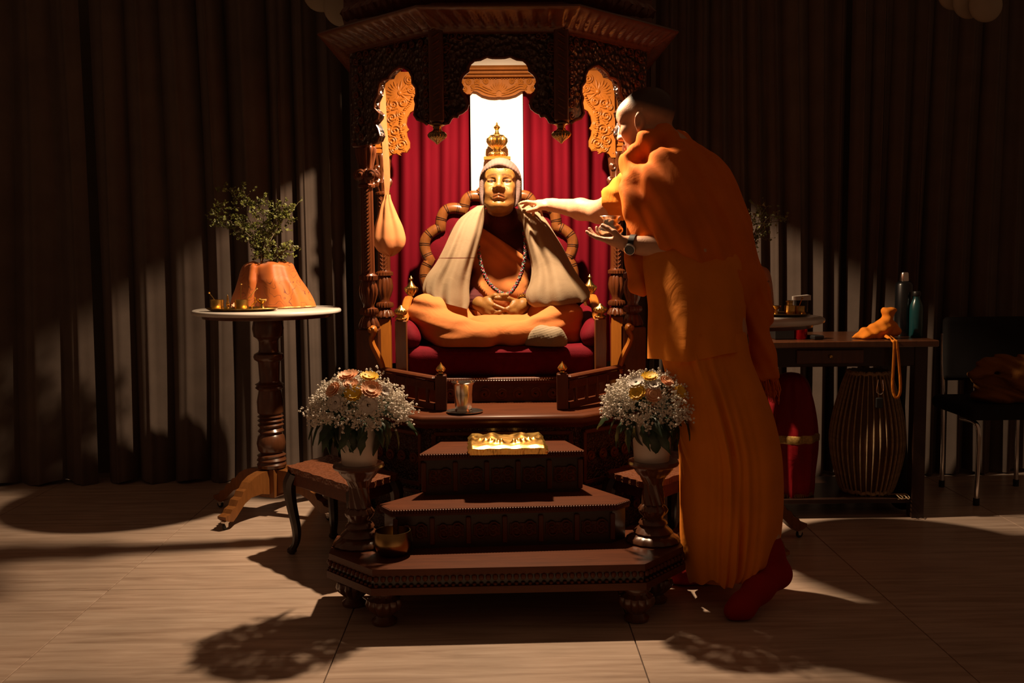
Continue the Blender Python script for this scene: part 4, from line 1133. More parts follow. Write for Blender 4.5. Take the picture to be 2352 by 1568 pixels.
# steel tumbler on saucer
cp = atz(1067, 950, zp); cpY = 3.70
cp = A3(at(1067, 940, cpY + .04)[0], cpY + .045, zp)
G().lathe([(.0005, .0015), (.058, .001), (.066, .004), (.068, .008), (.064, .007), (.055, .004), (.0005, .004)], 48, cp).obj('saucer', M['steel'], label='small flat steel saucer under the tall tumbler', cat='saucer', loc=cp)
hc = Z(874, cpY + .045) - zp - .004
G().lathe([(.0005, .004), (.030, .004), (.032, .010), (.0285, .014), (.031, .02), (.034, hc * .6), (.037, hc * .9), (.042, hc - .002), (.044, hc), (.041, hc), (.035, hc * .9), (.031, hc * .5), (.028, .02), (.0005, .018)], 48, cp + A3(-.004, 0, .001)).obj('steel_tumbler', M['steel'], label='tall flared steel tumbler on the platform before the throne', cat='cup', loc=cp)
# brass bowl
bw = atz(902, 1277, zb + .0); bw = A3(bw[0], bw[1] + .02, zb)
kb = bw[1] / F; hb = 58 * kb
G().lathe([(.0005, .0), (26 * kb, .0), (30 * kb, .003), (38 * kb, .012), (44 * kb, .030), (45.5 * kb, hb * .55), (43.5 * kb, hb * .85), (41.5 * kb, hb), (39.5 * kb, hb), (42 * kb, hb * .7), (42 * kb, .03), (30 * kb, .008), (.0005, .006)], 56, bw).obj('brass_bowl', M['darkbrass'], label='round brown brass bowl on the lowest step corner', cat='bowl', loc=bw)
# gilded plaque with a pair of footprints
pf = .5 * (atz(1070, 1048, z3) + atz(1250, 1042, z3)); pc = pf + A3(.006, .128, 0)
PW, PD, PH = .270, .250, .034
nx, ny = 96, 60; xs = np.linspace(-1, 1, nx); ys = np.linspace(-1, 1, ny); XX, YY = np.meshgrid(xs, ys, indexing='ij')
rr_ = np.random.RandomState(4)
def gb(cx_, cy_, sx_, sy_): return np.exp(-((XX - cx_) / sx_) ** 2 - ((YY - cy_) / sy_) ** 2)
hh = np.zeros_like(XX)
for s_ in (-1, 1):
    hh += .020 * gb(s_ * .36, .15, .24, .55) - .006 * gb(s_ * .22, .15, .12, .3)
    for k in range(5): hh += (.015 - .0018 * k) * gb(s_ * (.15 + .135 * k), -.58 + .030 * k * k, .060, .10)
    hh -= .034 * gb(s_ * .30 - .04, .98, .19, .22)
    hh += .0035 * np.sin(26 * (XX * s_ - .35 * YY)) * gb(s_ * .86, .15, .14, .6)
hh += .0014 * np.sin(XX * 15 + 3 * np.sin(YY * 4)) * np.sin(YY * 10) - .012 * np.clip((np.abs(XX) - .9) / .1, 0, 1) - .008 * np.clip((-YY - .85) / .15, 0, 1)
px_ = XX * PW / 2 * (1 + .012 * np.sin(YY * 9) - .01 * YY); py_ = YY * PD / 2 * (1 + .02 * np.sin(XX * 8))
R_ = rot('Z', 2.0)
topg = np.stack([px_, py_, PH + hh - .004], 2)
low = np.stack([px_ * .96, py_ * .97, np.zeros_like(px_)], 2)
ring = [(i, 0) for i in range(nx)] + [(nx - 1, j) for j in range(1, ny)] + [(i, ny - 1) for i in range(nx - 2, -1, -1)] + [(0, j) for j in range(ny - 2, 0, -1)]
g = G(); g.grid(topg)
sd = []
for k, (i, j) in enumerate(ring):
    a, b = low[i, j], topg[i, j]; sd.append([a, a * .6 + b * .4 + A3(*(rr_.uniform(-.0015, .0015, 3))), a * .3 + b * .7 + A3(*(rr_.uniform(-.0015, .0015, 3))), b])
g.grid(np.array(sd), closed_u=True); g.f = [f for f in g.f]
g.add(np.array([s_[0] for s_ in sd]), [tuple(range(len(sd) - 1, -1, -1))])
g.tf(R_, A3(pc[0], pc[1], z3)).obj('footprint_plaque', M['gold'], angle=75, label='gilded relief plaque of two bare feet on the upper step', cat='plaque', loc=(pc[0], pc[1], z3))
# low side stools -------------------------------------------------------
zs_ = Z(1086, 3.80, 690) + .014
def stool(name, label, mir):
    L0 = atz(657, 1070, zs_); Fc = atz(815, 1120, zs_); Rc = atz(918, 1087, zs_); Bc = L0 + Rc - Fc
    C_ = [L0, Fc, Rc, Bc]; c = sum(C_) / 4
    T = thing(name, (-c[0] if mir else c[0], c[1], 0), label, 'stool', 'low cabriole leg stools beside the steps')
    def fin(g, nm, mat, **kw): return (g.mirror() if mir else g).obj(nm, mat, T, **kw)
    # wavy edged top
    out = []
    for a, b in zip(C_, C_[1:] + C_[:1]):
        d = b - a; n_ = nrm(A3(d[1], -d[0], 0)); n_ = n_ if np.dot(n_, a - c) > 0 else -n_
        for t in np.linspace(0, 1, 24, endpoint=False): out.append(A3(*(a + d * t + n_ * .007 * math.sin(t * 6 * math.pi) ** 2 - n_ * .006)[:2], zs_ - .022))
    fin(G().plate(out, (0, 0, .022)), 'top', M['stoolwood'], smooth=False)
    for a, b in zip(C_, C_[1:] + C_[:1]):
        p = c + (a - c) * .86; q = c + (b - c) * .86; t = nrm(q - p); R = np.stack([t, A3(-t[1], t[0], 0), A3(0, 0, 1)], 1)
        fin(G().box(A3(*((p + q) / 2)[:2], zs_ - .045), (np.linalg.norm(q - p), .016, .05), R, bev=.003), 'apron', M['wood_h'], smooth=False)
    for a in C_:
        d = nrm(A3(*(a - c)[:2], 0)); p = c + (a - c) * .86; p[2] = 0
        pts = [p + A3(0, 0, zs_ - .024), p + d * .020 + A3(0, 0, zs_ * .80), p + d * .016 + A3(0, 0, zs_ * .6), p - d * .004 + A3(0, 0, zs_ * .3), p - d * .002 + A3(0, 0, .05), p + d * .016 + A3(0, 0, .018), p + d * .022 + A3(0, 0, .012)]
        fin(G().tube(spline(pts, 22), np.interp(np.linspace(0, 1, 22), [0, .15, .4, .75, .92, 1], [.026, .027, .020, .014, .018, .012]), 8), 'leg', M['blackwood'])
        fin(G().ball(p + d * .018 + A3(0, 0, .014), (.020, .020, .014), 10), 'paw_foot', M['blackwood'])
    return T
stool('low_stool', 'low carved stool with curved legs behind the left flower stand', False)
stool('low_stool', 'low carved stool with curved legs behind the right flower stand and man', True)
# ------------------------------------------------------------------ round marble tables
def round_table(cx_, cy_, ztop, rad, angs, label, colpx=None):
    T = thing('round_table', (cx_, cy_, 0), label, 'table', 'round marble topped pedestal tables')
    c = A3(cx_, cy_, 0); k = cy_ / F
    G().lathe([(.0005, ztop - .020), (rad - .010, ztop - .020), (rad - .002, ztop - .016), (rad, ztop - .010), (rad - .002, ztop - .004), (rad - .008, ztop), (.0005, ztop)], 96, c).obj('marble_top', M['marble'], T)
    G().lathe([(.0005, ztop - .036), (rad * .86, ztop - .036), (rad * .865, ztop - .030), (rad * .865, ztop - .0205), (.0005, ztop - .0205)], 72, c).obj('apron', M['tablewood'], T)
    yy = [735, 742, 760, 778, 784, 790, 808, 813, 818, 824, 830, 835, 842, 878, 882, 886, 889, 894, 900, 925, 950, 955, 959, 963, 968, 973, 978, 985, 992, 998, 1004, 1020, 1036, 1042, 1047, 1052, 1058, 1062, 1068, 1075]
    rr = [28, 34, 37, 34, 28, 25, 25, 27, 34, 36, 34, 29, 28, 26, 29, 34, 30, 34, 29, 31, 30, 28, 31, 28, 31, 28, 31, 28, 31, 28, 31, 34, 31, 28, 34, 31, 35, 31, 35, 33]
    z0, z1 = .212, ztop - .036
    zz = [z1 - (y - 735) / (1075 - 735.) * (z1 - z0) for y in yy]
    pr = [((r if r > 29 else r * .90) * k * .97, z) for r, z in zip(rr, zz)][::-1]; pr[-1] = (pr[-1][0], z1)
    G().lathe(pr, 40, c).obj('turned_column', M['tablewood'], T)
    G().box((cx_, cy_, .148), (46 * k, 46 * k, .128), rot('Z', angs[0]), bev=.004).obj('column_block', M['legwood'], T, smooth=False)
    for a in angs:
        d = A3(math.cos(math.radians(a)), math.sin(math.radians(a)), 0); s_ = A3(-d[1], d[0], 0)
        up = [(.035, .206), (.085, .203), (.125, .194), (.158, .176), (.178, .152), (.196, .146), (.208, .124), (.228, .116), (.240, .092), (.262, .084), (.272, .068), (.300, .060)]
        lo = [(.300, .050), (.285, .038), (.258, .032), (.240, .046), (.218, .066), (.19, .092), (.15, .110), (.09, .112), (.035, .098)]
        pl_ = [c + d * q[0] * 1.05 + A3(0, 0, q[1]) - s_ * .023 for q in up + lo]
        G().plate(pl_, s_ * .046).obj('scroll_leg', M['legwood'], T, smooth=False)
        p = c + d * .295
        o = G().box(p + A3(0, 0, .034), (.03, .022, .012), frame(d), bev=.003).plate([p + d * .014 - s_ * .008 + A3(0, 0, .036), p - d * .012 - s_ * .008 + A3(0, 0, .036), p - d * .008 - s_ * .008 + A3(0, 0, .012), p + d * .002 - s_ * .008 + A3(0, 0, .010)], s_ * .016).obj('caster_fork', M['steel'], T, smooth=False)
        G().lathe([(.0005, -.006), (.013, -.006), (.015, -.003), (.015, .003), (.013, .006), (.0005, .006)], 20, p + A3(0, 0, .0152), np.stack([d, A3(0, 0, 1), s_], 1)).obj('caster_wheel', M['rubber'], o)
    return T
TY = 4.47; TX = float(at(614, 708, TY)[0])
zt1 = Z(711, TY, 613) + .004
round_table(TX, TY, zt1, 168 * TY / F, (65, 155, 241, 335), 'round marble topped pedestal table carrying the leafy plant in an orange cloth')
# --- brass tray with vessels
def dish(name, c, rx, ry, h, mat, label, cat, group=None):
    th = np.linspace(0, 2 * math.pi, 64, endpoint=False); rows = []
    for q, z in ((.02, .001), (.8, .001), (.9, .004), (1., h), (.985, h + .002), (.96, h), (.88, .006), (.8, .004), (.02, .004)):
        rows.append(np.stack([c[0] + rx * q * np.cos(th), c[1] + ry * q * np.sin(th), np.full(64, c[2] + z)], 1))
    return G().loft(np.array(rows)).obj(name, mat, label=label, cat=cat, group=group, loc=c)
def cup(c, r, h, label, mat='brass', group='brass vessels on the trays', name='brass_cup'):
    return G().lathe([(.0005, 0), (r * .94, 0), (r * .98, .002), (r * .96, h * .5), (r, h), (r * .9, h), (r * .88, h * .5), (r * .86, .006), (.0005, .005)], 32, c).obj(name, M[mat], label=label, cat='cup', loc=c, group=group)
def spoon(p0, p1, label, bowl=True, mat='brassy'):
    p0, p1 = np.array(p0), np.array(p1); mid = (p0 + p1) / 2 + A3(0, 0, .003)
    g = G().tube(spline([p0, mid, p1], 12), [.0016] * 12, 6)
    d = nrm(p1 - p0); g.ball(p1, (.0045, .0045, .0045), 8)
    g.ball(p0 + A3(0, 0, -.0), (.007, .005, .003), 8)
    return g.obj('brass_spoon', M[mat], label=label, cat='spoon', group='brass spoons in the tray cups')
zt1s = zt1 + .0004
trY = TY - .165; tr = at(557, 706, trY); kx = trY / F
tray1 = dish('brass_tray', A3(tr[0], tr[1], zt1s), 83 * kx, .088, .012, M['brass'], 'oval brass tray with cups beside the orange covered pot', 'tray')
zq = zt1s + .0045
def onT(px, py): p = at(px, py, trY); return A3(p[0], trY, zq)
c1 = onT(500, 703); c1[1] = tr[1] - .01; c2 = onT(557, 703); c2[1] = tr[1] - .015
cup(c1, 15.5 * kx, 24 * kx, 'brass cup with one spoon at the left end of the brass tray')
cup(c2, 16 * kx, 24 * kx, 'brass cup holding two spoons in the middle of the brass tray')
spoon(c1 + A3(.010, 0, .012), at(480, 672, c1[1]), 'brass spoon leaning left out of the left tray cup')
spoon(c2 + A3(-.004, 0, .012), at(554, 652, c2[1]), 'brass spoon standing upright in the middle tray cup')
spoon(c2 + A3(.004, 0, .012), at(590, 662, c2[1]), 'brass spoon leaning right out of the middle tray cup')
b1 = onT(522, 703); b1[1] = tr[1] + .01
G().lathe([(.014, 0), (.015, .003), (.006, .006), (.004, .012), (.007, .018), (.007, .030), (.004, .036), (.005, .044), (.003, .052), (.004, .056), (.0005, .064)], 20, b1).obj('brass_bell', M['brassy'], label='small brass hand bell between the two tray cups', cat='bell', loc=b1)
LM = onT(596, 704); LM[1] = tr[1] - .005
T = thing('oil_lamp', LM, 'small brass ghee lamp with a curved handle at the right end of the tray', 'lamp')
G().lathe([(.024, 0), (.025, .003), (.012, .008), (.007, .018), (.007, .026), (.014, .032), (.020, .040), (.021, .046), (.018, .046), (.012, .038), (.0005, .036)], 28, LM + A3(.012, 0, 0)).obj('lamp_bowl', M['brassy'], T)
G().tube(spline([LM + A3(-.030, 0, .004), LM + A3(-.030, 0, .020), LM + A3(-.018, 0, .030), LM + A3(-.012, 0, .036), LM + A3(-.014, 0, .050), LM + A3(-.018, 0, .054)], 20), .003, 6).obj('handle', M['brassy'], T)
fl = onT(540, 703); fl[1] = tr[1] + .03
g = G(); petal_flower(g, fl + A3(0, 0, .012), nrm(A3(-.2, -.6, .8)), .022, 10, .006, .4, 2); g.obj('offering_flower', M['peach_f'], label='peach blossom lying on the brass tray', cat='flower', loc=fl)

# --- draped pot with the plant
def embroidered():
    m, t, b = nodes('orange_embroidered_silk')
    n = tex(t, 'ShaderNodeTexNoise', 9, Detail=4)
    base = ramp(t, n.outputs[0], [(.3, (.46, .10, .009, 1)), (.7, (.62, .16, .018, 1))])
    w1 = tex(t, 'ShaderNodeTexWave', 9, wave_type='RINGS', rings_direction='SPHERICAL', Distortion=14., Detail=2., **{'Detail Scale': 1.4})
    l1 = ramp(t, w1.outputs['Fac'], [(.38, (0, 0, 0, 1)), (.5, (1, 1, 1, 1)), (.62, (0, 0, 0, 1))])
    v = tex(t, 'ShaderNodeTexVoronoi', 16, feature='DISTANCE_TO_EDGE'); 
    l2 = ramp(t, v.outputs['Distance'], [(.0, (1, 1, 1, 1)), (.03, (1, 1, 1, 1)), (.06, (0, 0, 0, 1))])
    msk = tex(t, 'ShaderNodeTexNoise', 8, Detail=1); l3 = ramp(t, msk.outputs[0], [(.42, (0, 0, 0, 1)), (.5, (1, 1, 1, 1))])
    a = t.nodes.new('ShaderNodeMath'); a.operation = 'MULTIPLY'; t.links.new(l1.outputs[0], a.inputs[0]); t.links.new(l3.outputs[0], a.inputs[1])
    mx = t.nodes.new('ShaderNodeMix'); mx.data_type = 'RGBA'; mx.inputs[7].default_value = (.09, .02, .008, 1)
    t.links.new(a.outputs[0], mx.inputs[0]); t.links.new(base.outputs[0], mx.inputs[6]); t.links.new(mx.outputs[2], b.inputs['Base Color'])
    b.inputs['Roughness'].default_value = .55; b.inputs['Sheen Weight'].default_value = .2
    return m
M['emb'] = embroidered()
def plant(base, hpot, label, px_spec, seed, Yp, leafs, spread, leafmat, coverwarp=True, mound=None):
    T = thing('potted_plant', base, label, 'plant', 'leafy plants on the marble tables')
    if mound:
        # cloth mound: rings from pixel silhouette (py, left, right)
        rings = []; S_ = spline(np.array(mound, float), 30)
        for k, (py, a, b) in enumerate(S_):
            pa, pb = at(a, py, base[1]), at(b, py, base[1]); c_ = (pa + pb) / 2; rx = (pb[0] - pa[0]) / 2; th = np.linspace(0, 2 * math.pi, 96, endpoint=False); f = k / 29.
            fold = 1 + .10 * f * np.sin(th * 5 + 1.2) + .05 * np.sin(th * 9 + 2 * f) + .04 * f * np.sin(th * 15) - .10 * np.exp(-((th - 4.45) / .10) ** 2) * (1 - .4 * f)
            zz = max(c_[2], base[2] + .001)
            rings.append(np.stack([c_[0] + rx * np.cos(th) * (1 + .3 * (fold - 1)), c_[1] + min(rx, .135) * .82 * np.sin(th) * fold, np.full(96, zz) + .006 * np.sin(th * 5 + .5) * (1 - f)], 1))
        rings[-1][:, 2] = base[2] + .0015
        cv = G().loft(np.array(rings)).obj('cloth_cover', M['emb'], T)
        g = G(); lastr = rings[-1] + A3(0, 0, .004)
        g.tube(lastr, .003, 5, closed=True); g.obj('gold_hem', M['trimgold'], cv)
    r = random.Random(seed); g = G(); lv = G(); root = at(*px_spec['root'], Yp)
    tips = []
    for tp in px_spec['branches']:
        P = [root + A3(r.uniform(-.004, .004), r.uniform(-.004, .004), 0)]
        for (x, y) in tp: P.append(at(x, y, Yp + r.uniform(-spread, spread)))
        q = spline(P, 14); g.tube(q, np.linspace(.0034, .0008, 14), 5)
        for i in range(3, 14):
            for _ in range(px_spec.get('twig', 2)):
                d = nrm(A3(r.gauss(0, 1), r.gauss(0, 1), r.gauss(.35, .7))); e = q[i] + d * r.uniform(.02, .062)
                g.tube([q[i], (q[i] + e) / 2 + A3(0, 0, .003), e], [.0009, .0007, .0005], 3, cap=False); tips.append((q[i], e))
    for a, e in tips:
        for _ in range(leafs):
            p = a + (e - a) * r.uniform(.35, 1.08); L_ = r.uniform(.009, .018); w_ = L_ * .42
            d = nrm(A3(r.gauss(0, 1), r.gauss(0, 1), r.gauss(.2, .7))); s_ = nrm(np.cross(d, A3(r.gauss(0, 1), r.gauss(0, 1), r.gauss(0, 1)))); n_ = np.cross(s_, d) * .002
            lv.add([p, p + d * L_ * .5 - s_ * w_ + n_, p + d * L_, p + d * L_ * .5 + s_ * w_ + n_, p + d * L_ * .5 - n_ * .5], [(0, 1, 4), (1, 2, 4), (2, 3, 4), (3, 0, 4)])
    g.obj('branches', M['stem'], T); lv.obj('leaves', leafmat, T, kind='stuff', smooth=False)
    return T
pb_ = A3(at(625, 700, TY + .08)[0], TY + .08, zt1 + .0005)
plant(pb_, .1, 'leafy green plant in a pot covered with embroidered orange cloth', dict(root=(600, 625), twig=3, branches=[
    [(598, 590), (585, 555), (560, 530), (525, 505), (480, 492)], [(598, 590), (590, 545), (570, 500), (545, 455), (515, 430)], [(600, 588), (602, 540), (605, 500), (600, 470), (612, 460)],
    [(605, 590), (622, 550), (640, 520), (660, 490), (678, 475)], [(603, 590), (612, 555), (628, 510), (640, 480), (662, 500)], [(620, 600), (640, 588), (660, 572), (668, 568)],
    [(598, 585), (580, 540), (555, 515), (520, 490), (500, 470)], [(600, 590), (595, 560), (575, 540), (530, 525), (490, 512)], [(600, 590), (605, 555), (585, 500), (575, 470), (560, 440)], [(603, 588), (615, 530), (645, 505), (672, 498)]]), 12, TY + .08, 7, .08, M['leaf'],
    mound=[(602, 575, 640), (607, 560, 668), (620, 553, 676), (640, 548, 686), (660, 542, 700), (680, 534, 712), (696, 530, 719), (704, 528, 721)])
# ------------------------------------------------------------------ right hand side
RX_, RY_ = None, 3.90
zt2 = Z(727, RY_, 1700)
rad2 = 168 * TY / F
RXc = float(at(1887, 725, RY_)[0]) - rad2
round_table(RXc, RY_, zt2, rad2, (20, 110, 200, 290), 'round marble topped pedestal table partly hidden behind the bending man')
zq2 = zt2 + .0004
tc2 = A3(at(1800, 716, RY_ + .0)[0], RY_ + .02, zq2)
k2 = RY_ / F
dish('brass_tray', tc2, 64 * k2 * 1.0, .10, .010, M['darkbrass'], 'dark oval brass tray on the table behind the man', 'tray')
zq3 = zq2 + .0045
def onR(px, py=716, dy=0.): p = at(px, py, RY_ + dy); return A3(p[0], p[1], zq3)
cup(onR(1814), 12.5 * k2, 22 * k2, 'brass canister with a small neck on the tray behind the man', mat='brassy')
G().lathe([(.0005, 0), (.012, 0), (.012, .012), (.014, .014), (.013, .018), (.0005, .02)], 20, onR(1813) + A3(0, 0, 22 * k2)).obj('canister_lid', M['brass'], label='brass lid on the canister behind the man', cat='lid', loc=onR(1813) + A3(0, 0, 22 * k2))
cup(onR(1834, dy=.02), 14 * k2, 20 * k2, 'dull brass cup beside the canister behind the man', mat='brass')
spoon(onR(1832, dy=.02) + A3(0, 0, .012), at(1843, 684, RY_ + .02), 'brass spoon leaning out of the dull cup behind the man')
cup(onR(1845, dy=-.03), 6.5 * k2, 6 * k2, 'tiny bright brass dish at the tray edge behind the man', mat='brassy')
lp = onR(1782)
T = thing('oil_lamp', lp, 'brass lamp with a curled handle on the tray behind the man', 'lamp')
G().lathe([(.022, 0), (.023, .003), (.008, .008), (.006, .02), (.015, .028), (.020, .036), (.018, .036), (.0005, .03)], 24, lp).obj('lamp_bowl', M['brassy'], T)
G().tube(spline([lp + A3(.0, 0, .02), lp + A3(-.012, 0, .034), lp + A3(-.022, 0, .050), lp + A3(-.034, 0, .054)], 14), .0035, 6).obj('handle', M['brassy'], T)
wc = A3(at(1840, 718, RY_ + .13)[0], RY_ + .13, zt2)
T = thing('lidded_cup', wc, 'dark cup with a slanting white lid on the marble table behind the man', 'cup')
G().lathe([(.0005, 0), (.024, 0), (.025, .003), (.027, .055), (.0005, .055)], 28, wc).obj('cup_body', M['black'], T)
G().plate([wc + A3(-.029, -.028, .055), wc + A3(.03, -.028, .055), wc + A3(.03, -.028, .075), wc + A3(-.029, -.028, .069)], (0, .056, 0)).obj('slanted_lid', M['paper'], T, smooth=False)
pr_b = A3(at(1705, 720, RY_ + .1)[0], RY_ + .1, zt2 + .0005)
plant(pr_b, .1, 'dim leafy plant rising behind the bending man', dict(root=(1716, 640), twig=2, branches=[
    [(1725, 580), (1740, 540), (1755, 515), (1790, 508), (1812, 505)], [(1722, 580), (1735, 530), (1745, 500), (1760, 475)], [(1720, 580), (1730, 550), (1745, 545), (1760, 552)], [(1720, 570), (1725, 520), (1735, 495), (1740, 480)], [(1724, 575), (1738, 535), (1765, 500), (1778, 495)], [(1718, 580), (1690, 520), (1680, 480)]]), 31, RY_ + .1, 2, .05, M['leaf'],
    mound=[(612, 1690, 1745), (622, 1675, 1765), (650, 1660, 1772), (690, 1640, 1775), (716, 1630, 1775)])

# --- long dark table
BY0, BY1 = 4.24, 4.74
zbt = Z(783, BY0, 1950)
xl, xr_ = float(at(1700, 783, BY0)[0]), float(at(2158, 783, BY0)[0])
T = thing('long_table', ((xl + xr_) / 2, (BY0 + BY1) / 2, 0), 'long dark wooden table with a drawer rail and low shelf against the right curtains', 'table')
G().box(((xl + xr_) / 2, (BY0 + BY1) / 2, zbt - .014), (xr_ - xl, BY1 - BY0, .028), bev=.004).obj('table_top', M['tablewood'], T, smooth=False)
G().box(((xl + xr_) / 2, BY0 + .05, zbt - .070), (xr_ - xl - .08, .022, .084), bev=.003).obj('front_rail', M['blackwood'], T, smooth=False)
xd0, xd1 = float(at(1835, 805, BY0)[0]), float(at(1990, 805, BY0)[0])
dr = G().box(((xd0 + xd1) / 2, BY0 + .036, zbt - .068), (xd1 - xd0, .016, .060), bev=.004).obj('drawer_front', M['tablewood'], T, smooth=False)
G().ball(((xd0 + xd1) / 2, BY0 + .022, zbt - .066), (.009, .01, .009), 10).obj('drawer_knob', M['brass'], dr)
for x in (xl + .04, xr_ - .06):
    for y in (BY0 + .06, BY1 - .05):
        sq(x, y, 0, zbt - .028, .055, .055).obj('leg', M['blackwood'], T, smooth=False)
G().box(((xl + xr_) / 2, (BY0 + BY1) / 2 + .01, .075), (xr_ - xl - .06, BY1 - BY0 - .06, .022), bev=.003).obj('low_shelf', M['blackwood'], T, smooth=False)
zsh = .0862
def onB(px, dy): p = at(px, 780, BY0 + dy); return A3(p[0], BY0 + dy, zbt + .0003)
c = onB(1836, .12); kk = (BY0 + .12) / F
T = thing('red_flask', c, 'shiny red metal flask standing on the long table', 'flask')
G().lathe([(.0005, 0), (17 * kk, 0), (18 * kk, .003), (18 * kk, 48 * kk), (16 * kk, 52 * kk), (12 * kk, 56 * kk)], 40, c).obj('flask_body', M['redmetal'], T)
G().lathe([(12.2 * kk, 56 * kk), (13 * kk, 57 * kk), (13 * kk, 68 * kk), (11 * kk, 70 * kk), (.0005, 70 * kk)], 32, c).obj('flask_cap', M['black'], T)
c = onB(1795, .14); G().box(c + A3(0, 0, .035), (.085, .10, .07), bev=.004).obj('black_box', M['black'], smooth=False, label='small black box beside the red flask on the long table', cat='box', loc=c)
c = onB(1872, .10); G().box(c + A3(0, 0, .009), (.05, .06, .018), rot('Z', 20), bev=.004).obj('black_case', M['black'], smooth=False, label='small flat black case right of the red flask', cat='case', loc=c)
c = onB(2074, .22); kk = (BY0 + .22) / F
T = thing('thermos', c, 'tall dark thermos bottle with a steel cup top on the long table', 'bottle', 'bottles on the long table')
G().lathe([(.0005, 0), (19 * kk, 0), (20 * kk, .003), (20 * kk, 118 * kk), (17 * kk, 124 * kk), (13 * kk, 127 * kk), (.0005, 127 * kk)], 36, c).obj('thermos_body', M['navy'], T)
G().lathe([(10 * kk, 127 * kk), (10 * kk, 130 * kk), (9.5 * kk, 144 * kk), (8 * kk, 147 * kk), (.0005, 147 * kk)], 32, c).obj('thermos_cap', M['steel'], T)
c = onB(2103, .16); kk = (BY0 + .16) / F
T = thing('water_bottle', c, 'teal enamel water bottle beside the dark thermos', 'bottle', 'bottles on the long table')
G().lathe([(.0005, 0), (14 * kk, 0), (15 * kk, .003), (15 * kk, 62 * kk), (14 * kk, 74 * kk), (10 * kk, 84 * kk), (7.5 * kk, 90 * kk), (7.5 * kk, 96 * kk), (.0005, 96 * kk)], 36, c).obj('bottle_body', M['teal'], T)
G().lathe([(9 * kk, 95 * kk), (9.5 * kk, 96 * kk), (9.5 * kk, 104 * kk), (8 * kk, 106 * kk), (.0005, 106 * kk)], 28, c).obj('bottle_cap', M['black'], T)
# crumpled orange cloth bag with long strap
YC = BY0 + .10
c = A3(at(2005, 780, YC)[0], YC, zbt)
T = thing('cloth_bag', c, 'crumpled orange cloth bag with a strap hanging over the long table edge', 'bag')
fl_ = Field(at(1940, 790, YC) - A3(0, .09, .02), at(2075, 690, YC) + A3(0, .09, .02), .005)
def pp(x, y, d=0.): return at(x, y, YC + d)
fl_.chain([pp(1958, 774), pp(1985, 766), pp(2015, 758), pp(2030, 752)], [.006, .020, .030, .034], .02).cap(pp(1990, 772, -.03), pp(2040, 768, .02), .016, .020, .02)
fl_.chain([pp(2030, 755), pp(2036, 735), pp(2040, 718), pp(2030, 712)], [.026, .020, .018, .012], .02).cap(pp(2040, 716), pp(2058, 712), .014, .008, .015).cap(pp(2040, 740, .02), pp(2056, 760, .02), .022, .025, .02)
fl_.disp(lambda x, y, z: .0016 * np.sin(x * 160 + z * 60 + 30 * y) + .0016 * np.sin(x * 60 - z * 170))
fl_.clip(lambda x, y, z: (z - zbt - .001) + 0 * x + 0 * y)
fl_.obj('bag_body', M['towel'] if False else M['saffron'], T)
qs = spline([pp(2028, 768, -.02), pp(2042, 776, -.06), pp(2050, 782, -.105), pp(2054, 790, -.112), pp(2052, 840, -.112), pp(2050, 890, -.112), pp(2057, 912, -.112), pp(2066, 905, -.112), pp(2068, 880, -.112), pp(2064, 830, -.112), pp(2060, 790, -.112), pp(2056, 780, -.10), pp(2046, 772, -.03)], 60)
G().tube(qs, .0065, 6, flat=.3, up=(0, 1, 0)).obj('strap', M['saffron'], T)
# lower tangle: drum with leather lacing
DX, DY = float(at(1992, 1000, 4.42)[0]), 4.42
kd = DY / F
T = thing('drum', (DX, DY, zsh), 'rope laced barrel drum standing on the low shelf of the long table', 'drum')
dp = [(1140, 52), (1128, 58), (1110, 64), (1070, 74), (1030, 80), (1000, 80), (960, 74), (920, 64), (880, 52), (862, 45), (855, 44)]
zz_ = lambda y: zsh + (1140 - y) * kd
G().lathe([(r * kd, zz_(y)) for y, r in dp], 48, (DX, DY, 0)).obj('drum_shell', M['drumskin'], T)
for y, r in ((1134, 56), (860, 46)):
    th = np.linspace(0, 2 * math.pi, 60, endpoint=False); G().tube(np.stack([DX + r * kd * np.cos(th), DY + r * kd * np.sin(th), zz_(y) + .004 * np.sin(th * 16)], 1), .009, 8, closed=True).obj('hoop', M['rope'], T)
S_ = spline(np.array(dp, float), 22); proto = None
for k in range(36):
    if proto is None:
        pts = np.array([[(r + 2.5) * kd, 0, zz_(y)] for y, r in S_]); g = G().tube(pts + A3(DX, DY, 0), .0072, 5, flat=.4, up=(0, 1, 0)); proto = g.obj('lace', M['rope'], T); proto.data.transform(Matrix.Translation((0, 0, 0)))
    else:
        o = proto.copy(); COL.objects.link(o); o.rotation_euler = (0, 0, 2 * math.pi * k / 36)
for k in range(14):
    th = 4.2 + .07 * k * 1.6
    pass
g = G(); r_ = random.Random(6)
for k in range(5):
    p = A3(DX + .06 + .01 * k, DY - .10, zsh + .004); g.tube(spline([p, p + A3(r_.uniform(.0, .03), -.03, .012), p + A3(r_.uniform(.02, .05), -.05, .0), p + A3(r_.uniform(-.01, .04), -.075, -.006 + .006)], 14), .002, 5)
g.obj('lace_ends', M['rope'], T)
